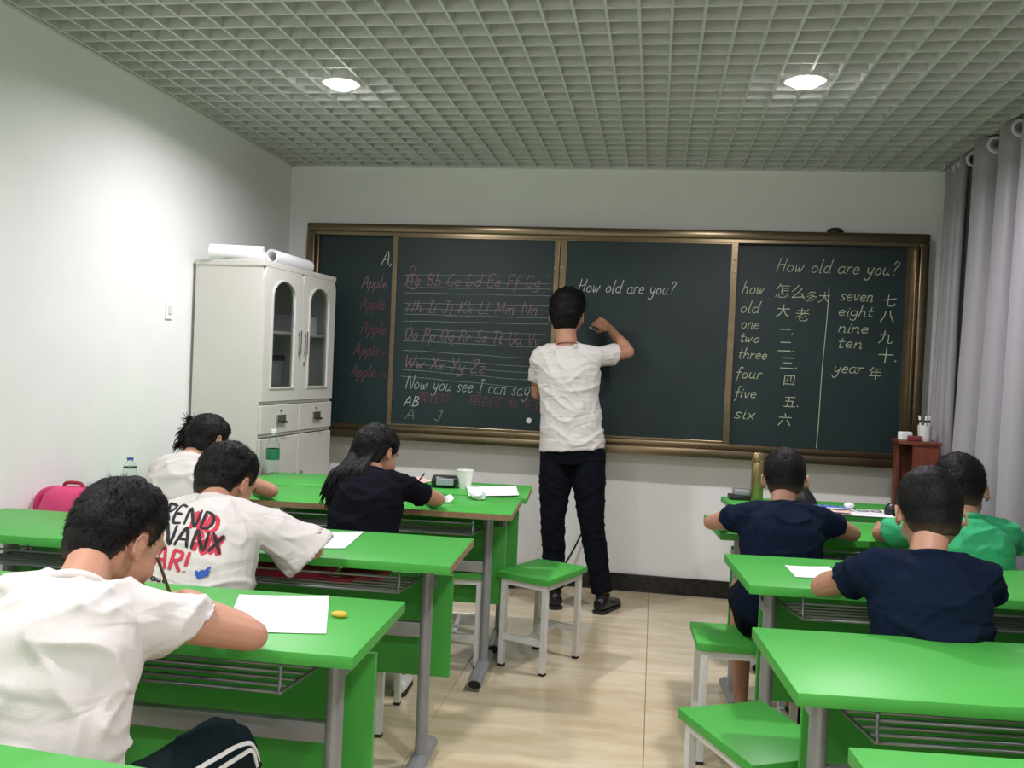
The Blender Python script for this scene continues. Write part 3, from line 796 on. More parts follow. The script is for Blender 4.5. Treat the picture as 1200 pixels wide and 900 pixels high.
curtain(5.06, 2.3, 9, .074, 'wide grey pleated curtain along the right wall', seed=5)
curtain(2.2, .7, 5, .055, 'grey curtain along the right wall beside the nearest desks', seed=8)

# ------------------------------------------------------------------ lectern
lt = thing('lectern', 'small red-brown wooden lectern open at the side beside the board', 'lectern', (1.30, 5.02, 0), R(-4))
lw, ld, lh, e = .185, .21, 1.05, .018
MB().rbox(-.012, lw + .012, -.012, ld + .012, lh - .018, lh, .003).build('top', m_redwood, lt)
MB().box(0.06, lw, 0, e, .0, lh - .018).build('front_panel', m_redwood, lt)
MB().box(0, lw, ld - e, ld, .0, lh - .018).build('back_panel', m_redwood, lt)
MB().box(lw - e, lw, e, ld - e, .0, lh - .018).build('side_panel', m_redwood, lt)
MB().box(0, e, .13, ld - e, .0, lh - .018).build('side_panel', m_redwood, lt)
for zz in (.06, .45, .78): MB().box(e, lw - e, e, ld - e, zz, zz + .016).build('shelf', m_redwood, lt)
o = thing('pen_cup', 'white cup of pens standing on the lectern', 'cup', (1.435, 5.10, 1.05))
MB().rings([[Vector((r * math.cos(2 * math.pi * j / 20), r * math.sin(2 * math.pi * j / 20), z)) for j in range(20)] for r, z in ((.001, 0), (.031, 0), (.036, .085), (.034, .085), (.029, .004), (.001, .004))], cap=False).build('cup_body', m_white_metal, o, smooth='auto')
for dx, dy, lx_ in ((-.018, 0, -.012), (.016, .006, .01), (.0, -.012, .002)):
    p = MB().tube([(dx * .5, dy * .5, .006), (dx + lx_, dy, .135)], .006, n=8).build('marker', m_white_metal, o, smooth=True)
    MB().tube([(dx * .85 + lx_ * .7, dy * .9, .098), (dx * .9 + lx_ * .8, dy * .93, .112)], .0068, n=8).build('band', m_black, p)
tag(MB().rbox(-.035, .03, -.02, .02, 0, .045, .006).build('chalk_box', m_paper, loc=(1.34, 5.10, 1.05), rot=R(15)), 'small white chalk box on the lectern', 'box')
m_redb = mat('dark_red_plastic', (.16, .02, .03), .5)
tag(MB().rbox(-.035, .035, -.02, .02, 0, .028, .006).build('board_eraser', m_redb, loc=(1.375, 5.055, 1.05), rot=R(-8)), 'dark red eraser on the lectern in front of the chalk box', 'eraser')

# ------------------------------------------------------------------ things on the desks
def sheet(cs, z, name, label, group=None, m=None, curl=.0, cat_='paper'):
    """a paper from four corners (near left, near right, far right, far left)"""
    n = 8; P = [Vector((*c, 0)) for c in cs]; top = []
    for i in range(n + 1):
        for j in range(n + 1):
            u, v = j / n, i / n
            p = P[0] * (1 - u) * (1 - v) + P[1] * u * (1 - v) + P[2] * u * v + P[3] * (1 - u) * v
            p.z = z + .0015 + curl * (abs(u - .5) * 2) ** 3 * .5 + curl * .3 * (1 + math.sin(4 * u + 3 * v))
            top.append(p)
    mb = MB(); o = len(top); fs = []; k = n + 1
    for i in range(n):
        for j in range(n):
            a = i * k + j; fs += [(a, a + 1, a + k + 1, a + k), (o + a + 1, o + a, o + a + k, o + a + k + 1)]
    for j in range(n): fs += [(j + 1, j, o + j, o + j + 1), (n * k + j, n * k + j + 1, o + n * k + j + 1, o + n * k + j), ((j) * k, (j + 1) * k, o + (j + 1) * k, o + j * k), ((j + 1) * k + n, j * k + n, o + j * k + n, o + (j + 1) * k + n)]
    mb.add(top + [p - Vector((0, 0, .0008)) for p in top], fs)
    return tag(mb.build(name, m or m_paper, smooth='auto'), label, cat_, group)
ZT = .75
sheet([(-.905, 1.835), (-.690, 1.885), (-.795, 2.185), (-1.01, 2.125)], ZT, 'paper_sheet', 'large blank white sheet on the nearest left desk', 'sheets on the desks', curl=.002)
sheet([(-1.10, 2.70), (-.955, 2.75), (-.985, 3.03), (-1.225, 2.955)], ZT, 'paper_sheet', 'white sheet by the sleeve of the boy in the lettered shirt', 'sheets on the desks', curl=.003)
sheet([(-.81, 3.99), (-.60, 4.13), (-.66, 4.42), (-.90, 4.36)], ZT + .004, 'paper_sheet', 'loose white sheets at the right end of the desk by the cabinet', 'sheets on the desks', curl=.006)
sheet([(.45, 2.84), (.60, 2.86), (.58, 3.03), (.44, 3.0)], ZT, 'paper_sheet', 'white sheet showing behind the arm of the nearer boy in navy', 'sheets on the desks', curl=.002)
m_eraser = mat('yellow_eraser', (.60, .42, .05), .6)
m_eraser2 = mat('pale_yellow_eraser', (.68, .66, .40), .6)
tag(MB().ell((0, 0, .007), .020, .012, .008, seg=20, rg=8).build('eraser', m_eraser, loc=(-.708, 2.02, ZT), smooth=True), 'yellow oval eraser beside the big sheet', 'eraser')
tag(MB().rbox(-.011, .011, -.008, .008, 0, .009, .003).build('eraser', m_eraser2, loc=(-.965, 1.88, ZT)), 'pale yellow eraser by the writing hand of the nearest boy', 'eraser')

def crumple(x, y, z, r, label, seed):
    mb = MB().ell((0, 0, r * .6), r * 1.25, r, r * .62, seg=18, rg=12)
    rs = random.Random(seed)
    mb.v = [tuple(Vector(p) * (1 + .32 * noise.noise(Vector(p) * (45) + Vector((seed, 0, 0))) * 2)) for p in mb.v]
    zm = min(p[2] for p in mb.v); mb.v = [(p[0], p[1], p[2] - zm) for p in mb.v]
    return tag(mb.build('crumpled_tissue', m_paper, loc=(x, y, z)), label, 'tissue', 'crumpled tissues')
crumple(-.870, 3.815, ZT, .024, 'crumpled white tissue in the middle of the worn edged desk', 3)
crumple(-.762, 3.965, ZT, .032, 'larger crumpled tissue in front of the loose sheets', 9)
# paper cup
t = thing('paper_cup', 'white paper cup standing on the desk by the cabinet', 'cup', (-.895, 4.30, ZT))
MB().rings([[Vector((r * math.cos(2 * math.pi * j / 24), r * math.sin(2 * math.pi * j / 24), z)) for j in range(24)] for r, z in ((.001, 0), (.029, 0), (.040, .088), (.0385, .088), (.027, .004), (.001, .004))], cap=False).build('cup_body', mat('cup_card', (.72, .74, .68), .6), t, smooth='auto')
rb = MB(); rb.rings([[Vector(((.040 + .002 * math.cos(b)) * math.cos(2 * math.pi * j / 24), (.040 + .002 * math.cos(b)) * math.sin(2 * math.pi * j / 24), .088 + .002 * math.sin(b))) for j in range(24)] for b in [math.pi * k / 3 for k in range(6)]], cap=False, closed=True)
rb.build('rim', MATS['cup_card'], t, smooth=True)
# pencil case, pink paper, notebook
t = thing('pencil_case', 'dark pencil case with a clear grey window beside the paper cup', 'pencil case', (-.99, 4.28, ZT), R(12))
b_ = MB(); b_.loft([(Vector((x, 0, .030)), Vector((0, 1, 0)), Vector((0, 0, 1)), .036 * k, .030 * k) for x, k in ((-.065, .35), (-.06, .8), (-.04, 1), (.04, 1), (.06, .8), (.065, .35))], n=16, pw=3); b_.build('pouch', m_black, t, smooth=True)
b_ = MB(); b_.rbox(-.042, .042, -.0385, -.030, .014, .048, .004); b_.build('window', mat('grey_film', (.30, .36, .40), .15), t)
MB().tube([(-.055, -.01, .061), (.055, -.01, .061)], .003, n=6).build('zip', m_chrome, t)
sheet([(-1.14, 4.20), (-1.06, 4.19), (-1.03, 4.33), (-1.12, 4.35)], ZT + .02, 'folded_note', 'pale pink folded note leaning by the pencil case', None, mat('pink_paper', (.70, .48, .44), .7), curl=.02)
t = thing('exercise_book', 'open exercise book under the arm of the girl in black', 'book', (-1.13, 3.93, ZT), R(6))
m_mint = mat('mint_card', (.35, .55, .45), .7)
MB().rbox(-.10, .10, -.06, .06, 0, .006, .001).build('cover', m_mint, t); MB().rbox(-.098, .098, -.058, .058, .006, .010, .001).build('pages', m_paper, t)
sheet([(-1.40, 4.24), (-1.20, 4.25), (-1.20, 4.42), (-1.41, 4.41)], ZT, 'paper_sheet', 'white sheets lying behind the girl in black', 'sheets on the desks', curl=.003)

def bottle(x, y, z, h, r, label, capm, labm):
    t = thing('water_bottle', label, 'bottle', (x, y, z))
    prof = [(.001, .004), (r * .8, 0), (r, .012)]
    for i in range(9):
        zz = .02 + i * h * .06; prof += [(r, zz), (r * .955, zz + h * .03)]
    prof += [(r, h * .62), (r * .97, h * .66), (r * .62, h * .80), (r * .42, h * .86), (r * .40, h * .93)]
    inner = [(max(q - .0012, .001), zz) for q, zz in prof][::-1]
    MB().rings([[Vector((q * math.cos(2 * math.pi * j / 24), q * math.sin(2 * math.pi * j / 24), zz)) for j in range(24)] for q, zz in prof + inner], cap=False).build('body', m_pet, t, smooth=True)
    MB().lathe([(r * .43, h * .915), (r * .47, h * .92), (r * .47, h * .995), (r * .40, h)], n=20).build('cap', capm, t, smooth='auto')
    if labm:
        MB().rings([[Vector((q * math.cos(2 * math.pi * j / 24), q * math.sin(2 * math.pi * j / 24), zz)) for j in range(24)] for q, zz in ((r * 1.01, h * .34), (r * 1.02, h * .35), (r * 1.02, h * .57), (r * 1.01, h * .58))], cap=False).build('label_band', labm, t, smooth=True)
    return t
m_lab = mat('green_label', (.02, .17, .08), .4); m_blue = mat('blue_cap', (.03, .13, .45), .4); m_capw = mat('white_cap', (.75, .76, .76), .4)
bottle(-1.905, 4.33, ZT, .232, .034, 'clear water bottle with green label in front of the cabinet', m_capw, m_lab)
bottle(-2.30, 3.70, ZT, .125, .030, 'small clear bottle with blue cap by the left wall', m_blue, None)

# pencils (held)
def pencil(tip, end, label, col):
    tip, end = Vector(tip), Vector(end); d = nrm(end - tip)
    t = thing('pencil', label, 'pencil')
    MB().tube([tip + d * .018, end], .0038, n=6).build('barrel', col, t)
    MB().tube([tip, tip + d * .018], [.0008, .0038], n=6).build('point', m_edge, t)
    return t

# pink backpack and dark red bag
m_pink = mat('pink_nylon', (.62, .05, .17), .5, bump=.2, bump_s=30)
m_wine = mat('wine_red_cloth', (.30, .018, .045), .7, bump=.3, bump_s=22)
t = thing('backpack', 'pink backpack leaning by the left wall behind the second desk', 'bag', (-2.24, 3.22, .0), R(4))
stool(-2.19, 3.22, R(90), 'green stool by the left wall carrying the pink backpack')
b_ = MB(); b_.loft([(Vector((0, 0, z)), Vector((1, 0, 0)), Vector((0, 1, 0)), rx, ry) for z, rx, ry in ((.431, .10, .07), (.45, .125, .09), (.60, .13, .10), (.72, .125, .09), (.78, .105, .07), (.805, .07, .04), (.81, .03, .02))], n=20, pw=2.8)
b_.build('main_compartment', m_pink, t, smooth=True)
b_ = MB(); b_.loft([(Vector((.01, -.09, z)), Vector((1, 0, 0)), Vector((0, 1, 0)), rx, ry) for z, rx, ry in ((.45, .07, .02), (.47, .095, .04), (.58, .10, .045), (.64, .085, .03), (.66, .05, .015))], n=16, pw=2.6)
b_.build('front_pocket', m_wine, t, smooth=True)
MB().tube([(-.04, .0, .80), (-.03, 0, .822), (.03, 0, .822), (.04, 0, .80)], .007, n=8, sub=4).build('carry_loop', m_wine, t, smooth=True)
MB().tube([(-.115, .03, .47), (-.15, .02, .6), (-.14, .0, .76), (-.06, 0, .80)], [.012, .016, .016, .012], n=8, sub=4).build('shoulder_strap', m_pink, t, smooth=True)
t = thing('cloth_bag', 'wine red cloth bag stuffed in the rack under the second left desk', 'bag', (-1.10, 2.80, 0), R(3))
b_ = MB(); b_.loft([(Vector((x, 0, .674)), Vector((0, 1, 0)), Vector((0, 0, 1)), ry, rz) for x, ry, rz in ((-.20, .04, .012), (-.18, .10, .026), (-.05, .12, .030), (.07, .11, .026), (.09, .09, .02), (.095, .03, .01))], n=18, pw=2.5)
b_.build('sack', m_wine, t, smooth=True)
MB().tube([(.07, -.1, .68), (.12, -.13, .67), (.17, -.11, .665), (.18, -.05, .66)], .008, n=8, sub=4).build('strap', m_wine, t, smooth=True)
t = thing('cloth_bag', 'patterned red and dark cloth beside the wine red bag in the rack', 'bag', (-.985 + .04, 2.83, 0), R(3))
m_patt = mat('red_black_print', (.16, .02, .03), .7, noise_s=22, noise_a=1.0)
b_ = MB(); b_.loft([(Vector((x, 0, .672)), Vector((0, 1, 0)), Vector((0, 0, 1)), ry, rz) for x, ry, rz in ((-.03, .03, .01), (-.02, .10, .022), (.05, .11, .026), (.11, .10, .02), (.12, .03, .008))], n=18, pw=2.5)
b_.build('sack', m_patt, t, smooth=True)

# right front desk : flask, flat case, papers, pouch, glasses
m_gold = mat('gold_steel', (.42, .30, .16), .28, metal=.85)
t = thing('thermos_flask', 'tall gold coloured flask with dark lid on the right front desk', 'flask', (.512, 4.50, ZT))
MB().lathe([(.027, 0), (.030, .004), (.030, .185), (.029, .19)], n=28).build('body', m_gold, t, smooth='auto')
MB().lathe([(.0275, .190), (.029, .192), (.029, .232), (.025, .238)], n=28).build('lid', m_gold, t, smooth='auto')
MB().tube([(0, -.028, .20), (0, -.040, .205), (0, -.040, .225), (0, -.028, .23)], .004, n=6).build('catch', m_chrome, t)
t = thing('flat_case', 'flat black case under a clear grey box on the right front desk', 'case', (.445, 4.545, ZT), R(4))
MB().rbox(-.062, .045, -.05, .045, 0, .022, .006).build('case_body', m_black, t, smooth='auto')
MB().rbox(-.04, .045, -.035, .04, .022, .050, .004).build('clear_box', mat('smoky_plastic', (.25, .26, .28), .15), t, smooth='auto')
sheet([(.735, 4.19), (1.09, 4.23), (1.08, 4.43), (.80, 4.42)], ZT, 'paper_sheet', 'printed white sheets spread on the right front desk', 'sheets on the desks', curl=.006)
sheet([(.76, 4.20), (.90, 4.215), (.90, 4.28), (.76, 4.265)], ZT + .012, 'pink_slip', 'pink slip on the printed sheets of the right front desk', None, MATS['pink_paper'], curl=.002)
t = thing('scribble_note', 'note with blue handwriting on the right front desk', 'paper', (.85, 4.38, ZT + .012))
MB().rbox(-.10, .08, -.04, .04, 0, .002, .0005).build('sheet', m_paper, t)
m_ink = mat('blue_ink', (.03, .10, .40), .8)
for k_ in range(4):
    b_ = MB(); b_.tube([(-.085 + .15 * i / 14, -.028 + k_ * .018 + .005 * math.sin(i * 2.1 + k_), .0026) for i in range(15)], .0018, n=5, flat=.4); b_.build('ink_line', m_ink, t)
tag(MB().ell((0, 0, .014), .024, .018, .014, seg=18, rg=10).build('eraser', m_capw, loc=(.915, 4.36, ZT + .014), smooth=True), 'white rounded eraser on the printed sheets', 'eraser')
t = thing('pouch', 'black pouch leaning at the right end of the papers', 'pouch', (1.105, 4.32, ZT), R(10))
b_ = MB(); b_.loft([(Vector((0, 0, z)), Vector((1, 0, 0)), Vector((0, 1, 0)), rx, ry) for z, rx, ry in ((0, .04, .02), (.01, .048, .028), (.035, .045, .026), (.055, .03, .015), (.06, .01, .006))], n=16); b_.build('pouch_body', m_black, t, smooth=True)
MB().box(-.01, .014, -.031, -.026, .018, .034).build('patch', m_capw, t)
t = thing('eyeglasses', 'thin dark spectacles lying on the printed sheets', 'glasses', (1.0, 4.33, ZT + .008), R(10))
for s in (-1, 1):
    b_ = MB(); b_.tube([(s * .032 + .026 * math.cos(a), 0 + .019 * math.sin(a), .003) for a in [2 * math.pi * i / 16 for i in range(17)]], .0016, n=5); b_.build('rim', m_black, t)
    MB().tube([(s * .058, .002, .003), (s * .055, .05, .004), (s * .03, .09, .002)], .0015, n=5, sub=3).build('temple', m_black, t)
MB().tube([(-.006, .004, .003), (0, .008, .004), (.006, .004, .003)], .0015, n=5).build('bridge', m_black, t)
t = thing('cloth_bag', 'black cloth bag standing behind the farther boy in navy', 'bag', (.73, 4.44, ZT), R(0))
b_ = MB(); b_.loft([(Vector((dx, 0, z)), Vector((1, 0, 0)), Vector((0, 1, 0)), rx, ry) for z, rx, ry, dx in ((0, .055, .04, 0), (.012, .062, .046, 0), (.05, .05, .035, -.01), (.09, .03, .022, -.02), (.115, .012, .01, -.025))], n=18); b_.build('sack', m_black, t, smooth=True)
t = thing('bead_keyring', 'dark red and white beaded keyring beside the black bag', 'keyring', (.735, 4.30, ZT))
for i in range(9):
    a = 2 * math.pi * i / 9; MB().ell((.03 * math.cos(a), .022 * math.sin(a), .010 + (.008 if i % 2 else 0)), .009, .009, .009, seg=10, rg=6).build('bead', m_redb if i % 2 else m_capw, t, smooth=True)
t = thing('tumbler', 'dark brown tumbler with a bright band at the curtain end of the desk', 'cup', (1.435, 4.36, ZT))
m_brown = mat('dark_brown_lacquer', (.05, .016, .01), .2)
MB().lathe([(.026, 0), (.029, .004), (.031, .150), (.028, .154)], n=24).build('body', m_brown, t, smooth='auto')
MB().lathe([(.0315, .108), (.0325, .110), (.0325, .128), (.0315, .130)], n=24).build('band', m_chrome, t, smooth='auto')
MB().lathe([(.029, .154), (.031, .156), (.030, .172), (.02, .176)], n=24).build('lid', m_black, t, smooth='auto')
# ------------------------------------------------------------------ people (positions in metres, room frame)
PEOPLE = [
 dict(key='A', label='boy in a white tee and dark striped track pants writing at the nearest left desk', k=.84, hs=.97, skin='m_skin',
  hip=(-1.00, 1.36, .525), neck=(-1.036, 1.515, 0.909), head=(-1.056, 1.665, 0.969), face=(.36, .78, -.56), up=(.1, .5, .8),
  shL=(-1.186, 1.500, 0.869), shR=(-0.906, 1.555, 0.859), elL=(-1.30, 1.74, .79), elR=(-.775, 1.70, .793), wrL=(-1.13, 1.92, .785), wrR=(-.975, 1.865, .795),
  hdL=(.9, .5, 0), hdR=(-.5, .5, .12), gripR=1, knL=(-1.14, 1.70, .52), knR=(-.830, 1.715, .545), anL=(-1.16, 1.66, .10), anR=(-.84, 1.70, .10),
  hunch=.055, shirt='m_white_cloth', sleeve=.34, flare=1.18, skew=.75, bottom='m_pants', blen=2, hair='short', hem=.012),
 dict(key='B', label='boy in a white shirt with large black and red brush lettering on the back', k=.86, hs=.98, skin='m_skin',
  hip=(-1.235, 2.340, 0.525), neck=(-1.260, 2.480, 0.908), head=(-1.285, 2.590, 0.957), face=(.28, .75, -.55), up=(.05, .5, .8),
  shL=(-1.395, 2.470, 0.863), shR=(-1.120, 2.475, 0.863), elL=(-1.47, 2.56, .79), elR=(-.975, 2.53, .79), wrL=(-1.31, 2.74, .785), wrR=(-1.10, 2.74, .785),
  hdL=(.8, .6, 0), hdR=(-.8, .6, 0), gripR=1, knL=(-1.360, 2.670, 0.520), knR=(-1.100, 2.680, 0.520), anL=(-1.370, 2.650, 0.100), anR=(-1.090, 2.660, 0.100),
  hunch=.05, shirt='m_white_cloth', sleeve=.98, flare=1.7, skew=.35, bottom='m_blackcloth', blen=1, hair='short', hem=.03),
 dict(key='C', label='girl with messy bun in a white sleeveless top beside the left wall', k=.80, hs=.92, skin='m_skin',
  hip=(-1.85, 3.25, .52), neck=(-1.86, 3.42, .92), head=(-1.835, 3.52, .985), face=(.42, .75, -.42), up=(.05, .5, .8),
  shL=(-1.975, 3.41, .875), shR=(-1.735, 3.42, .875), elL=(-2.04, 3.58, .79), elR=(-1.565, 3.56, .79), wrL=(-1.93, 3.78, .785), wrR=(-1.74, 3.76, .785),
  hdL=(.7, .6, 0), hdR=(-.7, .6, 0), gripR=1, knL=(-1.93, 3.58, .52), knR=(-1.75, 3.58, .52), anL=(-1.94, 3.55, .10), anR=(-1.74, 3.56, .10),
  hunch=.03, shirt='m_white_cloth', sleeve=.10, flare=1.0, bottom='m_blackcloth', blen=1, hair='bun', hem=.01),
 dict(key='D', label='girl with long loose black hair and a black tee writing by herself', k=.80, hs=.95, skin='m_skin',
  hip=(-1.085, 3.24, .52), neck=(-1.075, 3.41, .905), head=(-1.100, 3.510, 0.975), face=(.46, .76, -.42), up=(.05, .5, .8),
  shL=(-1.20, 3.39, .86), shR=(-.96, 3.42, .865), elL=(-1.27, 3.58, .79), elR=(-.865, 3.63, .79), wrL=(-1.16, 3.80, .785), wrR=(-.985, 3.82, .79),
  hdL=(.6, .6, 0), hdR=(-.4, .7, .1), gripR=1, knL=(-1.17, 3.56, .52), knR=(-.98, 3.57, .52), anL=(-1.17, 3.54, .10), anR=(-.97, 3.55, .10),
  hunch=.035, shirt='m_blackcloth', sleeve=.55, flare=1.15, bottom='m_blackcloth', blen=1, hair='long', hem=.012),
 dict(key='E', label='boy in a navy tee at the desk nearest the board on the right', k=.82, hs=.93, skin='m_skin_t',
  hip=(0.465, 3.300, 0.520), neck=(0.473, 3.370, 0.885), head=(0.493, 3.465, 0.980), face=(.10, .9, -.36), up=(0, .4, .9),
  shL=(0.343, 3.350, 0.845), shR=(0.613, 3.375, 0.847), elL=(.235, 3.50, .795), elR=(.75, 3.49, .79), wrL=(.36, 3.70, .785), wrR=(.62, 3.72, .785),
  hdL=(.6, .6, 0), hdR=(-.6, .6, 0), gripR=1, knL=(0.375, 3.640, 0.520), knR=(0.575, 3.640, 0.520), anL=(0.385, 3.590, 0.100), anR=(0.585, 3.600, 0.100),
  hunch=.04, shirt='m_navy', sleeve=.46, flare=1.1, bottom='m_blackcloth', blen=1, hair='buzz', hem=.012),
 dict(key='F', label='boy in a navy tee behind the empty right desk, nearest on the right', k=.82, hs=.97, skin='m_skin_t',
  hip=(0.705, 2.400, 0.520), neck=(0.700, 2.420, 0.918), head=(0.727, 2.510, 1.018), face=(.02, .9, -.38), up=(0, .4, .9),
  shL=(0.570, 2.410, 0.873), shR=(0.835, 2.430, 0.873), elL=(0.475, 2.565, 0.790), elR=(0.925, 2.600, 0.790), wrL=(0.580, 2.780, 0.785), wrR=(0.800, 2.800, 0.785),
  hdL=(.6, .6, 0), hdR=(-.6, .6, 0), gripR=1, knL=(0.630, 2.740, 0.520), knR=(0.810, 2.750, 0.520), anL=(0.630, 2.720, 0.100), anR=(0.820, 2.720, 0.100),
  hunch=.045, shirt='m_navy', sleeve=.48, flare=1.15, bottom='m_blackcloth', blen=1, hair='buzz', hem=.012),
 dict(key='G', label='boy in a bright green tee beside the curtain', k=.84, hs=1.02, skin='m_skin_t',
  hip=(1.095, 3.360, 0.520), neck=(1.095, 3.360, 0.890), head=(1.105, 3.450, 0.975), face=(.38, .8, -.38), up=(0, .4, .9),
  shL=(0.945, 3.340, 0.845), shR=(1.230, 3.380, 0.845), elL=(0.850, 3.500, 0.795), elR=(1.330, 3.540, 0.790), wrL=(0.920, 3.750, 0.785), wrR=(1.180, 3.770, 0.785),
  hdL=(.2, .8, 0), hdR=(-.6, .6, 0), gripR=1, knL=(0.990, 3.710, 0.520), knR=(1.190, 3.730, 0.520), anL=(0.990, 3.690, 0.100), anR=(1.200, 3.700, 0.100),
  hunch=.045, shirt='m_greencloth', sleeve=.72, flare=1.2, bottom='m_blackcloth', blen=1, hair='cap', hem=.015),
 dict(key='T', label='standing teacher in a white tee and black trousers writing on the chalkboard', k=1.0, hs=1.10, skin='m_skin', stand=1,
  hip=(-.445, 5.07, .93), neck=(-.50, 5.07, 1.475), head=(-0.510, 5.110, 1.653), face=(.16, 1, -.02), up=(0, 0, 1),
  shL=(-.645, 5.09, 1.415), shR=(-.345, 5.08, 1.425), elL=(-.68, 5.24, 1.20), elR=(-.160, 5.22, 1.465), wrL=(-.55, 5.36, 1.22), wrR=(-.285, 5.405, 1.605),
  hdL=(.7, .3, .3), hdR=(-.78, .25, .42), gripR=1, gripL=1, knL=(-.535, 5.06, .50), knR=(-.315, 5.04, .50), anL=(-.51, 5.06, .085), anR=(-.235, 5.04, .085),
  ftL=(-.45, .9, 0), ftR=(.35, .9, 0), hunch=.0, shirt='m_white_cloth', sleeve=.62, flare=1.15, bottom='m_trouser', blen=2, hair='top', hem=.025),
]
def bez(a, b, c, t): return a * (1 - t) ** 2 + b * 2 * t * (1 - t) + c * t * t
class Body:
    def __init__(s, d):
        s.d = d; s.k = d['k']
        V = lambda q: Vector(d[q])
        s.hip, s.neck, s.head = V('hip'), V('neck'), V('head')
        s.sh = (V('shL'), V('shR')); s.el = (V('elL'), V('elR')); s.wr = (V('wrL'), V('wrR'))
        s.kn = (V('knL'), V('knR')); s.an = (V('anL'), V('anR'))
        ss = nrm(s.sh[1] - s.sh[0]); s.sside = ss
        hs = nrm(s.kn[1] - s.kn[0]); hs.z = 0; hs = nrm(hs * .4 + Vector((ss.x, ss.y, 0)) * .6); s.hside = hs
        s.up = nrm(s.neck - s.hip)
        s.back = nrm(ss.cross(s.up)) * -1
        fr = nrm(s.up.cross(ss)); s.front = fr
        s.back = -fr
        s.mid = (s.hip + s.neck) / 2 + s.back * d['hunch'] * 2
    def sec(s, t, rx, ry, off=0):
        p = bez(s.hip, s.mid, s.neck, t) if t >= 0 else s.hip + (s.mid - s.hip).normalized() * (t * (s.neck - s.hip).length)
        tt = max(t, 0)
        T_ = nrm((s.mid - s.hip) * (1 - tt) + (s.neck - s.mid) * tt)
        a = s.hside.lerp(s.sside, min(1, tt)); a = nrm(a - T_ * a.dot(T_)); b = nrm(T_.cross(a))
        if off: p = p + (-b if b.dot(s.back) < 0 else b) * off
        return (p, a, b, rx * s.k, ry * s.k)
    def limb(s, mb, P, rr, n=14, sub=5, ends=True, flat=1.):
        mb.tube(P, rr, n=n, sub=sub, ends=ends, flat=flat)

def hand(mb, wr, d, n, side, k, grip):
    d = nrm(d); n = nrm(n - d * n.dot(d)); lat = d.cross(n) * side
    secs = []
    for t, rx, ry in ((-.03, .021, .017), (0, .024, .017), (.03, .033, .016), (.06, .038, .0145), (.085, .036, .012), (.092, .028, .008)):
        secs.append((wr + d * t * k, lat, n, rx * k, ry * k))
    mb.loft(secs, 14, pw=2.6)
    ang = (.55, .85, .55) if grip else (.16, .28, .20)
    for i, L in enumerate((.068, .076, .070, .055)):
        a = 0; p = wr + d * .078 * k + lat * (.0285 - i * .019) * k; P = [p]; r0 = (.0088, .0092, .0088, .0078)[i] * k
        sp = nrm(d + lat * (.10 - .07 * i))
        for j, f in enumerate((.46, .30, .24)):
            a += ang[j] * (1 + .12 * i * grip)
            p = p + (sp * math.cos(a) + n * math.sin(a)) * L * f * k; P.append(p)
        mb.tube(P, [r0 * 1.05, r0, r0 * .92, r0 * .8], n=10, sub=3, ends=True)
        if i == 0: tip = P[-1]
    b = wr + d * .022 * k + lat * .026 * k
    td = nrm(d * .65 + lat * (.35 if grip else .72) + n * (.65 if grip else .25))
    q = b + td * .040 * k; q2 = q + nrm(td + d * .5 - lat * (.5 if grip else 0)) * .030 * k
    mb.tube([b - td * .012 * k, b + td * .008 * k, q, q2], [.0135 * k, .0125 * k, .0105 * k, .0085 * k], n=10, sub=3, ends=True)
    return (tip + q2) / 2

def wrinkle(me, amp, seed, fx=5., fz=13., xc=None, side=Vector((1, 0, 0)), drape=.5):
    v = arr(me); nn = np.empty(len(me.vertices) * 3); me.vertices.foreach_get('normal', nn); nn = nn.reshape(-1, 3)
    sv = np.array(side)
    out = np.empty(len(v))
    c = v.mean(0)
    for i, p in enumerate(v):
        x = float((p - c) @ sv)
        x = math.sqrt(x * x + .0025)
        q = Vector((p[0] * fx, p[1] * fx, (p[2] - drape * x) * fz + seed * 3.1))
        w1 = noise.noise(q + Vector((seed, 0, 0)))
        q2 = Vector((p[0] * fx * 2.3 + 5, p[1] * fx * 2.3, (p[2] + .6 * x) * fz * 1.1 + seed))
        w2 = noise.noise(q2)
        out[i] = max(0, 1 - abs(w1) * 3.2) ** 2 * .9 + max(0, 1 - abs(w2) * 3.6) ** 2 * .5 - .35 + w1 * .5
    v = v + nn * (out * amp)[:, None]
    me.vertices.foreach_set('co', v.ravel()); me.update()

def lim_back(az):
    # hairline height (head units) by angle from the back of the head
    tab = ((0, -.088), (35, -.084), (56, -.072), (70, -.030), (82, .010), (96, .014), (106, -.012), (114, .004), (122, .034), (140, .058), (180, .064))
    a = abs(math.degrees(az))
    for (a0, z0), (a1, z1) in zip(tab, tab[1:]):
        if a <= a1: return z0 + (z1 - z0) * (a - a0) / (a1 - a0)
    return .064
def sstep(x): x = max(0, min(1, x)); return x * x * (3 - 2 * x)

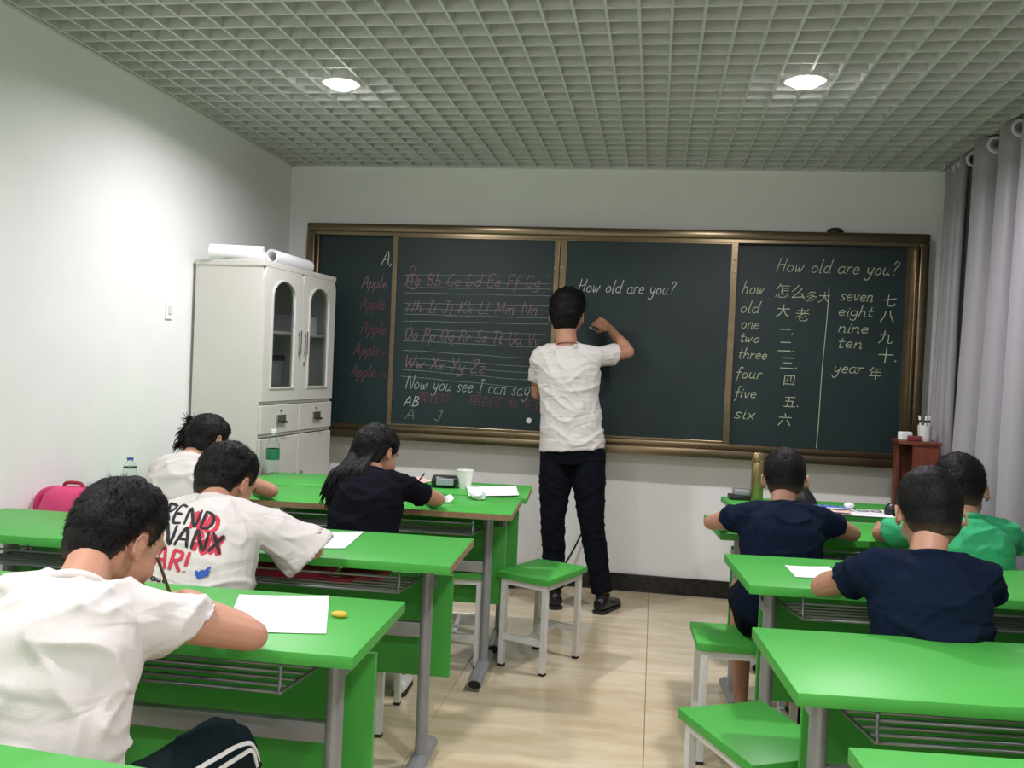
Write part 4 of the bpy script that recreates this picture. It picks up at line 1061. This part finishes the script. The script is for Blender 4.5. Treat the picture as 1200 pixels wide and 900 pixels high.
def make_hair(hp, axs, hs, style, seed):
    s_, f_, u_ = axs
    mb = MB(); NU, NV = 84, 56
    CC = Vector((0, -.008, .024)); RX, RY, RZ = .0775, .098, .092
    C2 = Vector((0, -.016, -.034)); Q2 = (.0665, .078, .068)
    def surf(dx, dy, dz):
        r = 1 / math.sqrt((dx / RX) ** 2 + (dy / RY) ** 2 + (dz / RZ) ** 2)
        # lower back of the skull : far hit of the same ray with a second ellipsoid
        o = CC - C2; A = (dx / Q2[0]) ** 2 + (dy / Q2[1]) ** 2 + (dz / Q2[2]) ** 2
        Bq = 2 * (o.x * dx / Q2[0] ** 2 + o.y * dy / Q2[1] ** 2 + o.z * dz / Q2[2] ** 2); Cq = (o.x / Q2[0]) ** 2 + (o.y / Q2[1]) ** 2 + (o.z / Q2[2]) ** 2 - 1
        D_ = Bq * Bq - 4 * A * Cq
        if D_ > 0 and dy < .25:
            r3 = (-Bq + math.sqrt(D_)) / (2 * A); r = (r ** 14 + r3 ** 14) ** (1 / 14) if r3 > .5 * r else r
        return CC + Vector((dx, dy, dz)) * r
    top, sidek = {'short': (.020, .013), 'buzz': (.011, .0065), 'cap': (.021, .012), 'top': (.030, .014), 'bun': (.014, .012), 'long': (.018, .015)}[style]
    def thick(p):
        az = math.atan2(p.x, -p.y)
        lim = lim_back(az)
        if style in ('short',): lim += .004
        m = sstep((p.z - lim) / .012)
        fade = sstep((p.z - lim) / (.085 if style in ('short', 'cap', 'top', 'buzz') else .02))
        th = .0035 + (sidek + (top - sidek) * sstep((p.z - .04) / .07) - .0035) * fade
        if style == 'top' and p.y > .0 and p.z > .05: th += .010
        return m, th
    rings = []; sc = []
    def scalp(p, m):
        if style in ('bun', 'long'): return 0.
        az = abs(math.degrees(math.atan2(p.x, -p.y)))
        if az > 118: return 0.
        q = (p.z - lim_back(math.radians(az))) / {'short': .040, 'buzz': .050, 'cap': .055, 'top': .022}[style]
        return .75 * (1 - sstep(q)) * (1 if az < 100 else (118 - az) / 18)
    for i in range(NV + 1):
        ph = math.pi * (i + .05) / (NV + .1) - math.pi / 2; ring = []
        for j in range(NU):
            a = 2 * math.pi * j / NU
            d = Vector((math.cos(ph) * math.cos(a), math.cos(ph) * math.sin(a), math.sin(ph)))
            p = surf(*d); m, th = thick(p)
            nz = noise.noise(p * 45 + Vector((seed, 0, 0))) * .35 + noise.noise(p * 130) * .25
            off = th * (1 + nz) * m - (.020) * (1 - m)
            q = p + d * off
            ring.append(hp(*q)); sc.append(scalp(p, m))
        rings.append(ring)
    mb.rings(rings, True)
    # short strands lying over the shell
    crown = Vector((.01, -.055, .10)); rs = random.Random(seed)
    n_s = {'short': 3000, 'buzz': 2600, 'cap': 2600, 'top': 3000, 'bun': 1500, 'long': 1500}[style]
    Ls = {'short': .017, 'buzz': .007, 'cap': .017, 'top': .022, 'bun': .014, 'long': .02}[style]
    c = 0
    while c < n_s:
        d = Vector((rs.gauss(0, 1), rs.gauss(0, 1), rs.gauss(0, 1))).normalized()
        p = surf(*d); m, th = thick(p)
        if m < .75: continue
        c += 1
        t = p - crown; t -= d * t.dot(d); t = nrm(t)
        lift = .42 if style in ('short', 'top', 'cap') else .25
        if style == 'buzz': lift = .8
        t = nrm(t + Vector((rs.gauss(0, .3), rs.gauss(0, .3), rs.gauss(0, .3))) + d * lift)
        fadeL = min(1, .25 + th / max(top, .001))
        base = p + d * th * .75; tip = base + t * Ls * rs.uniform(.6, 1.25) * fadeL
        a = nrm(t.cross(d)) * .0013; b = d * .0010
        vs = [hp(*(base + a)), hp(*(base - a)), hp(*(base + b)), hp(*tip)]
        mb.add(vs, [(0, 1, 3), (1, 2, 3), (2, 0, 3), (0, 2, 1)]); sc += [scalp(p, m) * .6] * 4
    mb.scalp = sc
    return mb

def person(d):
    B = Body(d); k = B.k; hs = d['hs'] * 1.0
    skin = globals()[d['skin']]; key = d['key']; stand = d.get('stand')
    base = (B.hip.x, B.hip.y, 0)
    T = thing('person', d['label'], 'person', base)
    off = Matrix.Translation(-Vector(base))
    def put(name, me, m, parent=None, smooth=True):
        me.transform(off); return link(name, me, m, parent or T, smooth)
    # ---------- head frame
    f = nrm(d['face']); s = nrm(f.cross(Vector(d['up']))); u = nrm(s.cross(f))
    hp = lambda x, y, z: B.head + (s * x + f * y + u * z) * hs
    # ---------- skin: torso and legs
    mb = MB()
    prof = [(-.06, .135, .10), (.05, .155, .115), (.25, .142, .105), (.5, .14, .105), (.7, .152, .108), (.86, .14, .095), (.95, .085, .07), (1.0, .058, .056)]
    mb.loft([B.sec(*p) for p in prof], 20)
    for i in (0, 1):
        sp = bez(B.hip, B.mid, B.neck, .90)
        mb.tube([sp, B.sh[i]], [.06 * k, .055 * k], n=14, ends=True)
    hipj = [B.hip + B.hside * (sg * .085 * k) - Vector((0, 0, .01)) for sg in (-1, 1)]
    for i in (0, 1):
        mb.tube([hipj[i], (hipj[i] + B.kn[i]) / 2 + Vector((0, 0, .005)), B.kn[i], (B.kn[i] * .62 + B.an[i] * .38) , B.an[i]], [.085 * k, .072 * k, .053 * k, .053 * k, .034 * k], n=14, sub=4, ends=True)
        fd = Vector(d.get('ft' + 'LR'[i], (B.front.x, B.front.y, 0))); fd.z = 0; fd = nrm(fd); fs = fd.cross(Vector((0, 0, 1)))
        heel = Vector((B.an[i].x, B.an[i].y, 0)) - fd * .045 * k
        mb.tube([B.an[i], heel + fd * .06 * k + Vector((0, 0, .045 * k)), heel + fd * .19 * k + Vector((0, 0, .026 * k))], [.034 * k, .034 * k, .024 * k], n=12, sub=3, ends=True)
    body = remesh(mb, .009, 5)
    # ---------- arms with hands
    arms = []
    for i, sg in ((0, -1), (1, 1)):
        mb = MB()
        sh, el, wr = B.sh[i], B.el[i], B.wr[i]
        mb.tube([sh, (sh + el) / 2, el], [.05 * k, .044 * k, .036 * k], n=14, sub=5, ends=True)
        mb.tube([el, el * .70 + wr * .30, el * .25 + wr * .75, wr], [.036 * k, .039 * k, .028 * k, .0235 * k], n=14, sub=4, ends=True)
        hd = Vector(d['hd' + 'LR'[i]])
        pn = Vector((0, 0, -1)) if not stand else (Vector((-.1, .9, -.35)) if i == 1 else Vector((.6, .5, -.2)))
        if d.get('grip' + 'LR'[i]) and not stand: pn = nrm(Vector((0, 0, -1)) + Vector((-.55 * sg, 0, 0)))
        grip_pt = hand(mb, wr, hd, pn, sg, k * (1.0 if stand else .95), d.get('grip' + 'LR'[i], 0))
        arms.append(remesh(mb, .0033, 3, .45))
    # ---------- head and neck
    mb = MB()
    ax = (s, f, u)
    E = lambda x, y, z, a, b, c, axx=ax: mb.ell(hp(x, y, z), a * hs, b * hs, c * hs, axx)
    E(0, -.008, .024, .0755, .096, .089)
    E(0, -.016, -.034, .0655, .077, .067); E(0, .028, -.03, .060, .068, .066); E(0, .040, -.066, .045, .052, .042); E(0, .066, -.092, .022, .020, .018)
    E(-.036, .052, -.035, .024, .030, .028); E(.036, .052, -.035, .024, .030, .028)
    E(0, .078, .030, .045, .014, .014)
    mb.tube([hp(0, .088, .010), hp(0, .098, -.012), hp(0, .103, -.028)], [.008 * hs, .009 * hs, .0105 * hs], n=10, ends=True)
    E(-.012, .094, -.030, .009, .011, .008); E(.012, .094, -.030, .009, .011, .008)
    E(0, .085, -.056, .023, .014, .010)
    for sg in (-1, 1):
        E(sg * .030, .0715, .0105, .015, .009, .0055); E(sg * .030, .0715, -.0045, .014, .008, .0045)
    for sg in (-1, 1):
        ea = (nrm(s * sg + f * -.35), nrm(f + s * sg * .35), u)
        mb.ell(hp(sg * .078, -.006, -.012), .0060 * hs, .0155 * hs, .0262 * hs, ea)
        cpts = [hp(sg * (.083 + .006 * math.sin(a * .5 + .6)), -.008 - .0145 * math.sin(a), -.010 + .024 * math.cos(a)) for a in [-.5 + i * .42 for i in range(9)]]
        mb.tube(cpts, .0038 * hs, n=8, sub=2, ends=True)
        E(sg * .079, .003, -.032, .006, .008, .009)
    nb = bez(B.hip, B.mid, B.neck, .93)
    nr = .052 * (k * .9 + .1) if not stand else .058
    skb = hp(0, -.035, -.045)
    mb.tube([nb, B.neck * .5 + nb * .5, B.neck * .45 + skb * .55, skb], [nr * 1.15, nr * 1.08, nr, nr * 1.05], n=18, sub=4, ends=True)
    hd_me = remesh(mb, .0042, 3)
    bod = join_meshes([body, hd_me] + arms, 'body')
    put('body', bod, skin)
    # ---------- eyes, brows, mouth
    for sg in (-1, 1):
        e = put('eye', MB().ell(hp(sg * .030, .0760, .004), .0105 * hs, .0060 * hs, .0042 * hs, ax, 14, 8).mesh('eye'), m_eye)
        i_ = MB().ell(hp(sg * .030, .0808, .0025), .0044 * hs, .0018 * hs, .0040 * hs, ax, 12, 6).mesh('iris'); i_.transform(off); link('iris', i_, m_iris, e, True)
        b_ = MB(); b_.tube([hp(sg * .016, .0925, .0245), hp(sg * .032, .089, .028), hp(sg * .050, .075, .0245)], [.0014, .0019, .0009], n=6, sub=3)
        put('eyebrow', b_.mesh('eyebrow'), m_hair)
    b_ = MB(); b_.ell(hp(0, .0985, -.0535), .020 * hs, .004 * hs, .0028 * hs, ax, 14, 8); b_.ell(hp(0, .0975, -.0590), .017 * hs, .004 * hs, .0034 * hs, ax, 14, 8)
    put('lips', b_.mesh('lips'), m_lip)
    # ---------- hair
    mb = make_hair(hp, ax, hs, d['hair'], ord(key))
    me = mb.mesh('hair'); bmx = bmesh.new(); bmx.from_mesh(me); bmesh.ops.recalc_face_normals(bmx, faces=bmx.faces[:]); bmx.to_mesh(me); bmx.free()
    a_ = me.attributes.new('scalp', 'FLOAT', 'POINT'); a_.data.foreach_set('value', mb.scalp)
    hair = put('hair', me, m_hair)
    rs = random.Random(ord(key))
    if d['hair'] == 'bun':
        b_ = MB(); cb_ = (-.058, -.066, .064)
        for _ in range(9): b_.ell(hp(cb_[0] + rs.uniform(-.018, .018), cb_[1] + rs.uniform(-.018, .018), cb_[2] + rs.uniform(-.014, .018)), .022 * hs, .020 * hs, .018 * hs, ax, 12, 8)
        for _ in range(50):
            a = rs.uniform(0, 6.28); p = (cb_[0] + .03 * math.cos(a), cb_[1] + .03 * math.sin(a), cb_[2] + rs.uniform(-.02, .03))
            q = (p[0] + .035 * math.cos(a) + rs.uniform(-.01, .01), p[1] + .03 * math.sin(a), p[2] + rs.uniform(-.03, .02))
            b_.tube([hp(*p), hp(*[(x + y) / 2 + rs.uniform(-.006, .006) for x, y in zip(p, q)]), hp(*q)], [.0022, .0015, .0005], n=4, sub=2)
        put('hair_bun', b_.mesh('hair_bun'), m_hair)
        b_ = MB()
        for _ in range(110):
            x = rs.uniform(-.085, -.01); p = (x, -.075 + rs.uniform(-.02, .02), rs.uniform(-.03, .05)); L = rs.uniform(.03, .075)
            q = (x - rs.uniform(.0, .03), p[1] - rs.uniform(.01, .03), p[2] - L)
            b_.tube([hp(*p), hp((p[0] + q[0]) / 2 - .006, (p[1] + q[1]) / 2 - .006, (p[2] + q[2]) / 2), hp(*q)], [.004, .003, .0005], n=5, sub=2)
        put('loose_strands', b_.mesh('loose_strands'), m_hair)
    if d['hair'] == 'long':
        b_ = MB(); tgt = Vector((-1.185, 3.315, .805))
        n0 = B.neck + B.back * .085 * k
        for q in range(320):
            a = rs.uniform(-1.25, 1.0); zz = rs.uniform(-.02, .085)
            r_ = math.sqrt(max(.05, 1 - ((zz - .024) / .105) ** 2))
            p0 = hp(.090 * math.sin(a) * r_, -.008 - .108 * math.cos(a) * r_, zz)
            p1 = hp(.088 * math.sin(a) - .014, -.060 - .040 * math.cos(a), -.055)
            jit = Vector((.055 * math.sin(a) + rs.uniform(-.03, .04), rs.uniform(-.02, .03), rs.uniform(-.035, .055)))
            end = tgt + jit
            bk = Vector((end.x, 0, 0)) * .0
            p2 = p1.lerp(end, .5) + B.back * .030 + Vector((rs.uniform(-.012, .012), -.008, 0))
            b_.tube([p0, p1, p2, end], [.005, .0075, .007, .0012], n=5, sub=5)
        b_.tube([hp(-.005, -.055, .0), hp(-.02, -.075, -.05), (hp(-.03, -.085, -.05) + tgt) / 2 + B.back * .02, tgt + Vector((0, 0, .02))], [.035, .050, .052, .034], n=16, sub=4, flat=.6, ref=B.sside)
        put('long_hair', b_.mesh('long_hair'), m_hair)
    # ---------- trousers / shorts
    m_b = globals()[d['bottom']]; mb = MB()
    if stand: pp = [(-.20, .150, .112), (-.10, .170, .126), (.0, .172, .13), (.15, .155, .118), (.2, .150, .112)]
    else: pp = [(-.12, .10, .08), (-.05, .160, .118), (.05, .172, .128), (.18, .160, .120), (.25, .150, .113)]
    mb.loft([B.sec(*p) for p in pp], 20)
    for i in (0, 1):
        h, kn, an = hipj[i], B.kn[i], B.an[i]
        if d['blen'] == 2:
            low = kn.lerp(an, .93)
            if stand:
                h2 = h - Vector((0, 0, .02))
                mb.tube([h2, h2.lerp(kn, .45), kn, kn.lerp(an, .4), low], [.100, .095, .072, .066, .060], n=16, sub=5, ends=False)
            else:
                mb.tube([h, h.lerp(kn, .5) + Vector((0, 0, .005)), kn, kn.lerp(an, .4), low], [.098 * k, .088 * k, .074 * k, .070 * k, .058 * k], n=16, sub=5, ends=True)
        else:
            e = h.lerp(kn, .74); dd = nrm(kn - h)
            rr = .080 * k
            mb.ell(h, .104 * k, .104 * k, .100 * k)
            mb.tube([h, h.lerp(kn, .45), e, e + dd * .004, e - dd * .012, e - dd * .03], [.104 * k, .094 * k, rr, rr * .98, rr * .88, rr * .82], n=16, ends=False)
    me = remesh(mb, .007, 4); wrinkle(me, .006, ord(key) + 9, fx=6, fz=16, side=B.hside)
    tr = put('trousers' if d['blen'] == 2 else 'shorts', me, m_b)
    # ---------- shoes
    for i in (0, 1):
        fd = Vector(d.get('ft' + 'LR'[i], (B.front.x, B.front.y, 0))); fd.z = 0; fd = nrm(fd); fs = fd.cross(Vector((0, 0, 1))); U = Vector((0, 0, 1))
        heel = Vector((B.an[i].x, B.an[i].y, 0)) - fd * .058 * k
        kk = k * (1.05 if stand else .98)
        up_ = MB(); up_.loft([(heel + fd * t * kk + U * z * kk, fs, U, rx * kk, rz * kk) for t, z, rx, rz in ((0, .04, .018, .02), (.008, .045, .032, .032), (.05, .052, .038, .040), (.10, .046, .040, .033), (.16, .036, .045, .022), (.21, .030, .040, .016), (.245, .026, .026, .012), (.252, .026, .01, .006))], 16, pw=2.5)
        if stand or d['blen'] == 1: up_.tube([heel + fd * .055 * kk + U * .06 * kk, heel + fd * .055 * kk + U * .105 * kk], [.040 * kk, .040 * kk], n=16)
        me = remesh(up_, .005, 3)
        o_ = put('shoe', me, m_leather if stand else (m_capw if key in 'BD' else m_black))
        so = MB(); so.loft([(heel + fd * t * kk + U * .009 * kk, fs, U, rx * kk, .009 * kk) for t, rx in ((-.004, .022), (.01, .036), (.06, .040), (.10, .038), (.17, .047), (.22, .040), (.252, .024), (.26, .01))], 16, pw=5)
        me = so.mesh('sole'); me.transform(off); link('sole', me, m_rubber, o_, 'auto')
    # ---------- shirt
    m_s = globals()[d['shirt']]; mb = MB()
    if stand:
        pr_ = [(-.055, .186, .140), (-.045, .188, .142), (.10, .180, .134), (.3, .170, .128), (.5, .168, .127), (.7, .178, .130), (.84, .168, .115), (.93, .115, .088), (.985, .078, .072)]
    else:
        e = d['hem']
        pr_ = [(-.02, .165 + e, .125 + e), (.03, .178 + e, .138 + e), (.15, .176 + e * .8, .136 + e * .8), (.35, .166 + e * .7, .130 + e * .7), (.55, .166 + e * .5, .130 + e * .5), (.72, .174 + e * .3, .130 + e * .3), (.85, .160, .115), (.94, .110, .088), (.99, .074, .070)]
    mb.loft([B.sec(*p) for p in pr_], 24, pw=2.15)
    for i in (0, 1):
        sh, el = B.sh[i], B.el[i]
        mb.tube([bez(B.hip, B.mid, B.neck, .94), sh.lerp(bez(B.hip, B.mid, B.neck, .94), .45) + Vector((0, 0, .006)), sh], [.062 * k, .064 * k, .064 * k], n=16, ends=True)
        mb.tube([bez(B.hip, B.mid, B.neck, .72), sh - Vector((0, 0, .01))], [.09 * k, .066 * k], n=16, ends=True)
        fr_, fl = d['sleeve'], d['flare']
        if fr_ > .2:
            e = sh.lerp(el, fr_); dd = nrm(el - sh); r1 = .056 * k * fl
            a0 = Vector((0, 0, 1)); drop = Vector((0, 0, -.012 * (fl - 1) * 2))
            ax_ = nrm(dd.cross(Vector((0, 0, 1)))); bx_ = nrm(ax_.cross(dd)); sk = d.get('skew', .3)
            if bx_.z < 0: bx_ = -bx_
            mb.loft([(p_, ax_, bx_ + dd * q_, r_, r_) for p_, q_, r_ in ((sh - dd * .01, 0, .062 * k), (sh.lerp(e, .5) + drop * .4, sk * .4, (.062 * k + r1) / 2), (e - dd * .006 + drop, sk, r1), (e + drop, sk, r1 * .985), (e - dd * .008 + drop, sk, r1 - .009), (e - dd * .035 + drop * .5, sk, r1 - .011))], 20)
    me = remesh(mb, .0056 if key in 'ABFT' else .0066, 4)
    wrinkle(me, {'A': .013, 'B': .009, 'T': .009}.get(key, .009), ord(key), side=B.sside, drape=(.9 if stand else .3), fx=4.2, fz=9.5)
    sh_o = put('shirt' if fr_ > .2 else 'sleeveless_top', me, m_s)
    # collar
    T_ = nrm(B.neck - bez(B.hip, B.mid, B.neck, .9)); pth = []
    cpos, a, b, _, _ = B.sec(.985, 1, 1)
    rc = nr * 1.28
    b_ = MB(); b_.rings([[cpos + T_ * (.004) + (a * math.cos(t) * rc + b * math.sin(t) * rc * .97) + (a * math.cos(t) + b * math.sin(t)) * (.006 * math.cos(w_)) + T_ * (.010 * math.sin(w_)) for w_ in [2 * math.pi * j / 8 for j in range(8)]] for t in [2 * math.pi * j / 36 for j in range(36)]], cap=False, closed=True)
    put('collar', b_.mesh('collar'), m_s)
    return dict(grip=grip_pt, T=T, shirt=sh_o, trousers=tr, off=Vector(base), hp=hp, B=B)

PP = {}
for d in PEOPLE: PP[d['key']] = person(d)

# ---- brush lettering on the boy's shirt back
def project(bvh, P, dirn, lift):
    out = []
    for p in P:
        hit = bvh.ray_cast(p - dirn * .6, dirn)
        if hit[0] is not None: out.append((hit[0], hit[1]))
    return [(h + n_ * lift, n_) for h, n_ in out]
def surf_ribbon(mb, PN, w, taper=False):
    n = len(PN)
    if n < 2: return
    vs = []
    for i, (p, nn) in enumerate(PN):
        t = nrm(PN[min(i + 1, n - 1)][0] - PN[max(i - 1, 0)][0]); sd = nrm(t.cross(nn))
        ww = w * (.5 + .5 * math.sin(math.pi * (i + .6) / (n + .2)) ** .5) if taper else w
        vs += [p + sd * ww / 2, p - sd * ww / 2, p + sd * ww / 2 - nn * .003, p - sd * ww / 2 - nn * .003]
    fs = []
    for i in range(n - 1):
        o, q = 4 * i, 4 * i + 4; fs += [(o, o + 1, q + 1, q), (o + 2, o, q, q + 2), (o + 1, o + 3, q + 3, q + 1)]
    mb.add(vs, fs)
def world_bvh(o, offv):
    me = o.data; vs = [v.co + offv for v in me.vertices]; return BVHTree.FromPolygons(vs, [tuple(p.vertices) for p in me.polygons])
q = PP['B']; bvh = world_bvh(q['shirt'], q['off']); DR = nrm(Vector((-.46, .88, -.12)))
DR = nrm(Vector((-.30, .92, -.15)))
m_bk = mat('black_print', (.01, .01, .012), .7); m_rd = mat('red_print', (.50, .03, .06), .7); m_bl = mat('blue_print', (.03, .10, .45), .7)
def shirt_text(text, x0, z0, h, wd, m, w, lift, name='print', slope=-.12, slant=.15, dx=0, dz=0):
    st, tw = strokes(text); mb = MB()
    for P in st:
        Q = []
        for i in range(len(P) - 1):
            for t in (0, .25, .5, .75): Q.append(P[i].lerp(P[i + 1], t))
        Q.append(P[-1])
        W = [Vector((x0 + dx + p.x / tw * wd + p.y * h * slant, 2.25, z0 + dz + p.y * h + slope * p.x / tw * wd)) for p in Q]
        surf_ribbon(mb, project(bvh, W, DR, lift), w, True)
    mb.v = [tuple(Vector(v) - q['off']) for v in mb.v]
    return mb.build(name, m, q['shirt'])
shirt_text('NX', -1.225, .835, .050, .080, m_rd, .020, .0012, dx=.012, dz=-.012)
shirt_text('ND', -1.24, .893, .045, .085, m_rd, .014, .0012, dx=.008, dz=-.012)
o = shirt_text('TREND', -1.375, .905, .046, .215, m_bk, .0085, .0028); o['label'] = 'black brush letters TREND'
o = shirt_text('ANANX', -1.365, .846, .050, .235, m_bk, .0095, .0028); o['label'] = 'black brush letters NANX'
o = shirt_text('AR!', -1.325, .775, .055, .105, m_rd, .010, .0028); o['label'] = 'red brush letters AR'
shirt_text('w', -1.20, .758, .025, .05, m_bl, .009, .0028, slope=.3); shirt_text('z', -1.195, .752, .02, .04, m_bl, .008, .0029, slope=.3)
shirt_text('auc', -1.325, .738, .016, .05, m_bk, .004, .0028)

# ---- white stripes on the nearest boy's track pants
q = PP['A']; bvh2 = world_bvh(q['trousers'], q['off'])
B_ = q['B']; hj = B_.hip + B_.hside * (.085 * B_.k); kn = B_.kn[1]; an = B_.an[1]
for dz in (.0, .022):
    mb = MB(); PN = []
    path = [hj.lerp(kn, t / 14) for t in range(15)] + [kn.lerp(an, t / 10) for t in range(1, 9)]
    path, _ = cat(path, 3, [1] * len(path))
    for j, p in enumerate(path):
        fl_ = sstep((j - 36) / 12); th_ = .62 - dz * 14
        dr_ = nrm(Vector((math.cos(th_), -.15, math.sin(th_))) * (1 - fl_) + Vector((.95, .45 - dz * 14, .10)) * fl_)
        hit = bvh2.ray_cast(p + dr_ * .25, -dr_)
        if hit[0] is not None and (hit[0] - p).length < .13: PN.append((hit[0] + hit[1] * .0022, hit[1]))
    for _ in range(3): PN = [PN[0]] + [((PN[i_ - 1][0] + PN[i_][0] * 2 + PN[i_ + 1][0]) / 4, PN[i_][1]) for i_ in range(1, len(PN) - 1)] + [PN[-1]]
    PN = [(p_ + n_ * .001, n_) for p_, n_ in PN]
    surf_ribbon(mb, PN, .0085)
    mb.v = [tuple(Vector(v) - q['off']) for v in mb.v]
    mb.build('stripe', m_stripe, q['trousers'])

# ---- necklace cord of the teacher
q = PP['T']; cp_ = q['B'].sec(.985, 1, 1); b_ = MB()
b_.tube([cp_[0] + Vector((0, 0, .022 - .012 * math.cos(t - math.pi / 2 * 1))) - q['off'] + (cp_[1] * math.cos(t) + cp_[2] * math.sin(t)) * .066 for t in [2 * math.pi * i / 30 for i in range(31)]], .0022, n=6)
b_.build('neck_cord', m_redb, q['T'], smooth=True)

def held(key, label, m, lean):
    g_ = PP[key]['grip']; tip = Vector((g_.x - .35 * lean.x * .06, g_.y - .35 * lean.y * .06, .7525)) + Vector((-lean.x * .02, -lean.y * .02, 0)); d_ = nrm(g_ - tip)
    return pencil(tip, tip + d_ * .165, label, m)
held('A', 'pencil upright in the hand of the nearest boy', mat('brown_pencil', (.12, .05, .03), .4), Vector((-.1, -.3, 0)))
held('D', 'black pencil in the hand of the girl in black', m_black, Vector((.5, -.3, 0)))
g_ = PP['T']['grip']; e_ = Vector((g_.x - .030, YP_F - .003, g_.z + .012)); d_ = nrm(g_ - e_)
t = MB().tube([e_, g_ + d_ * .022], .0048, n=10).build('chalk_stick', m_paper)
tag(t, 'white chalk stick held to the board by the teacher', 'chalk')
# hidden stools under the seated children
stool(-1.0, 1.36, R(88), 'green stool under the nearest boy in white')
stool(-1.235, 2.345, R(90), 'green stool under the boy in the lettered shirt')
stool(-1.85, 3.26, R(90), 'green stool under the girl with the bun')
stool(.705, 2.425, R(90), 'green stool under the nearer boy in navy')
stool(1.095, 3.385, R(90), 'green stool under the boy in green')
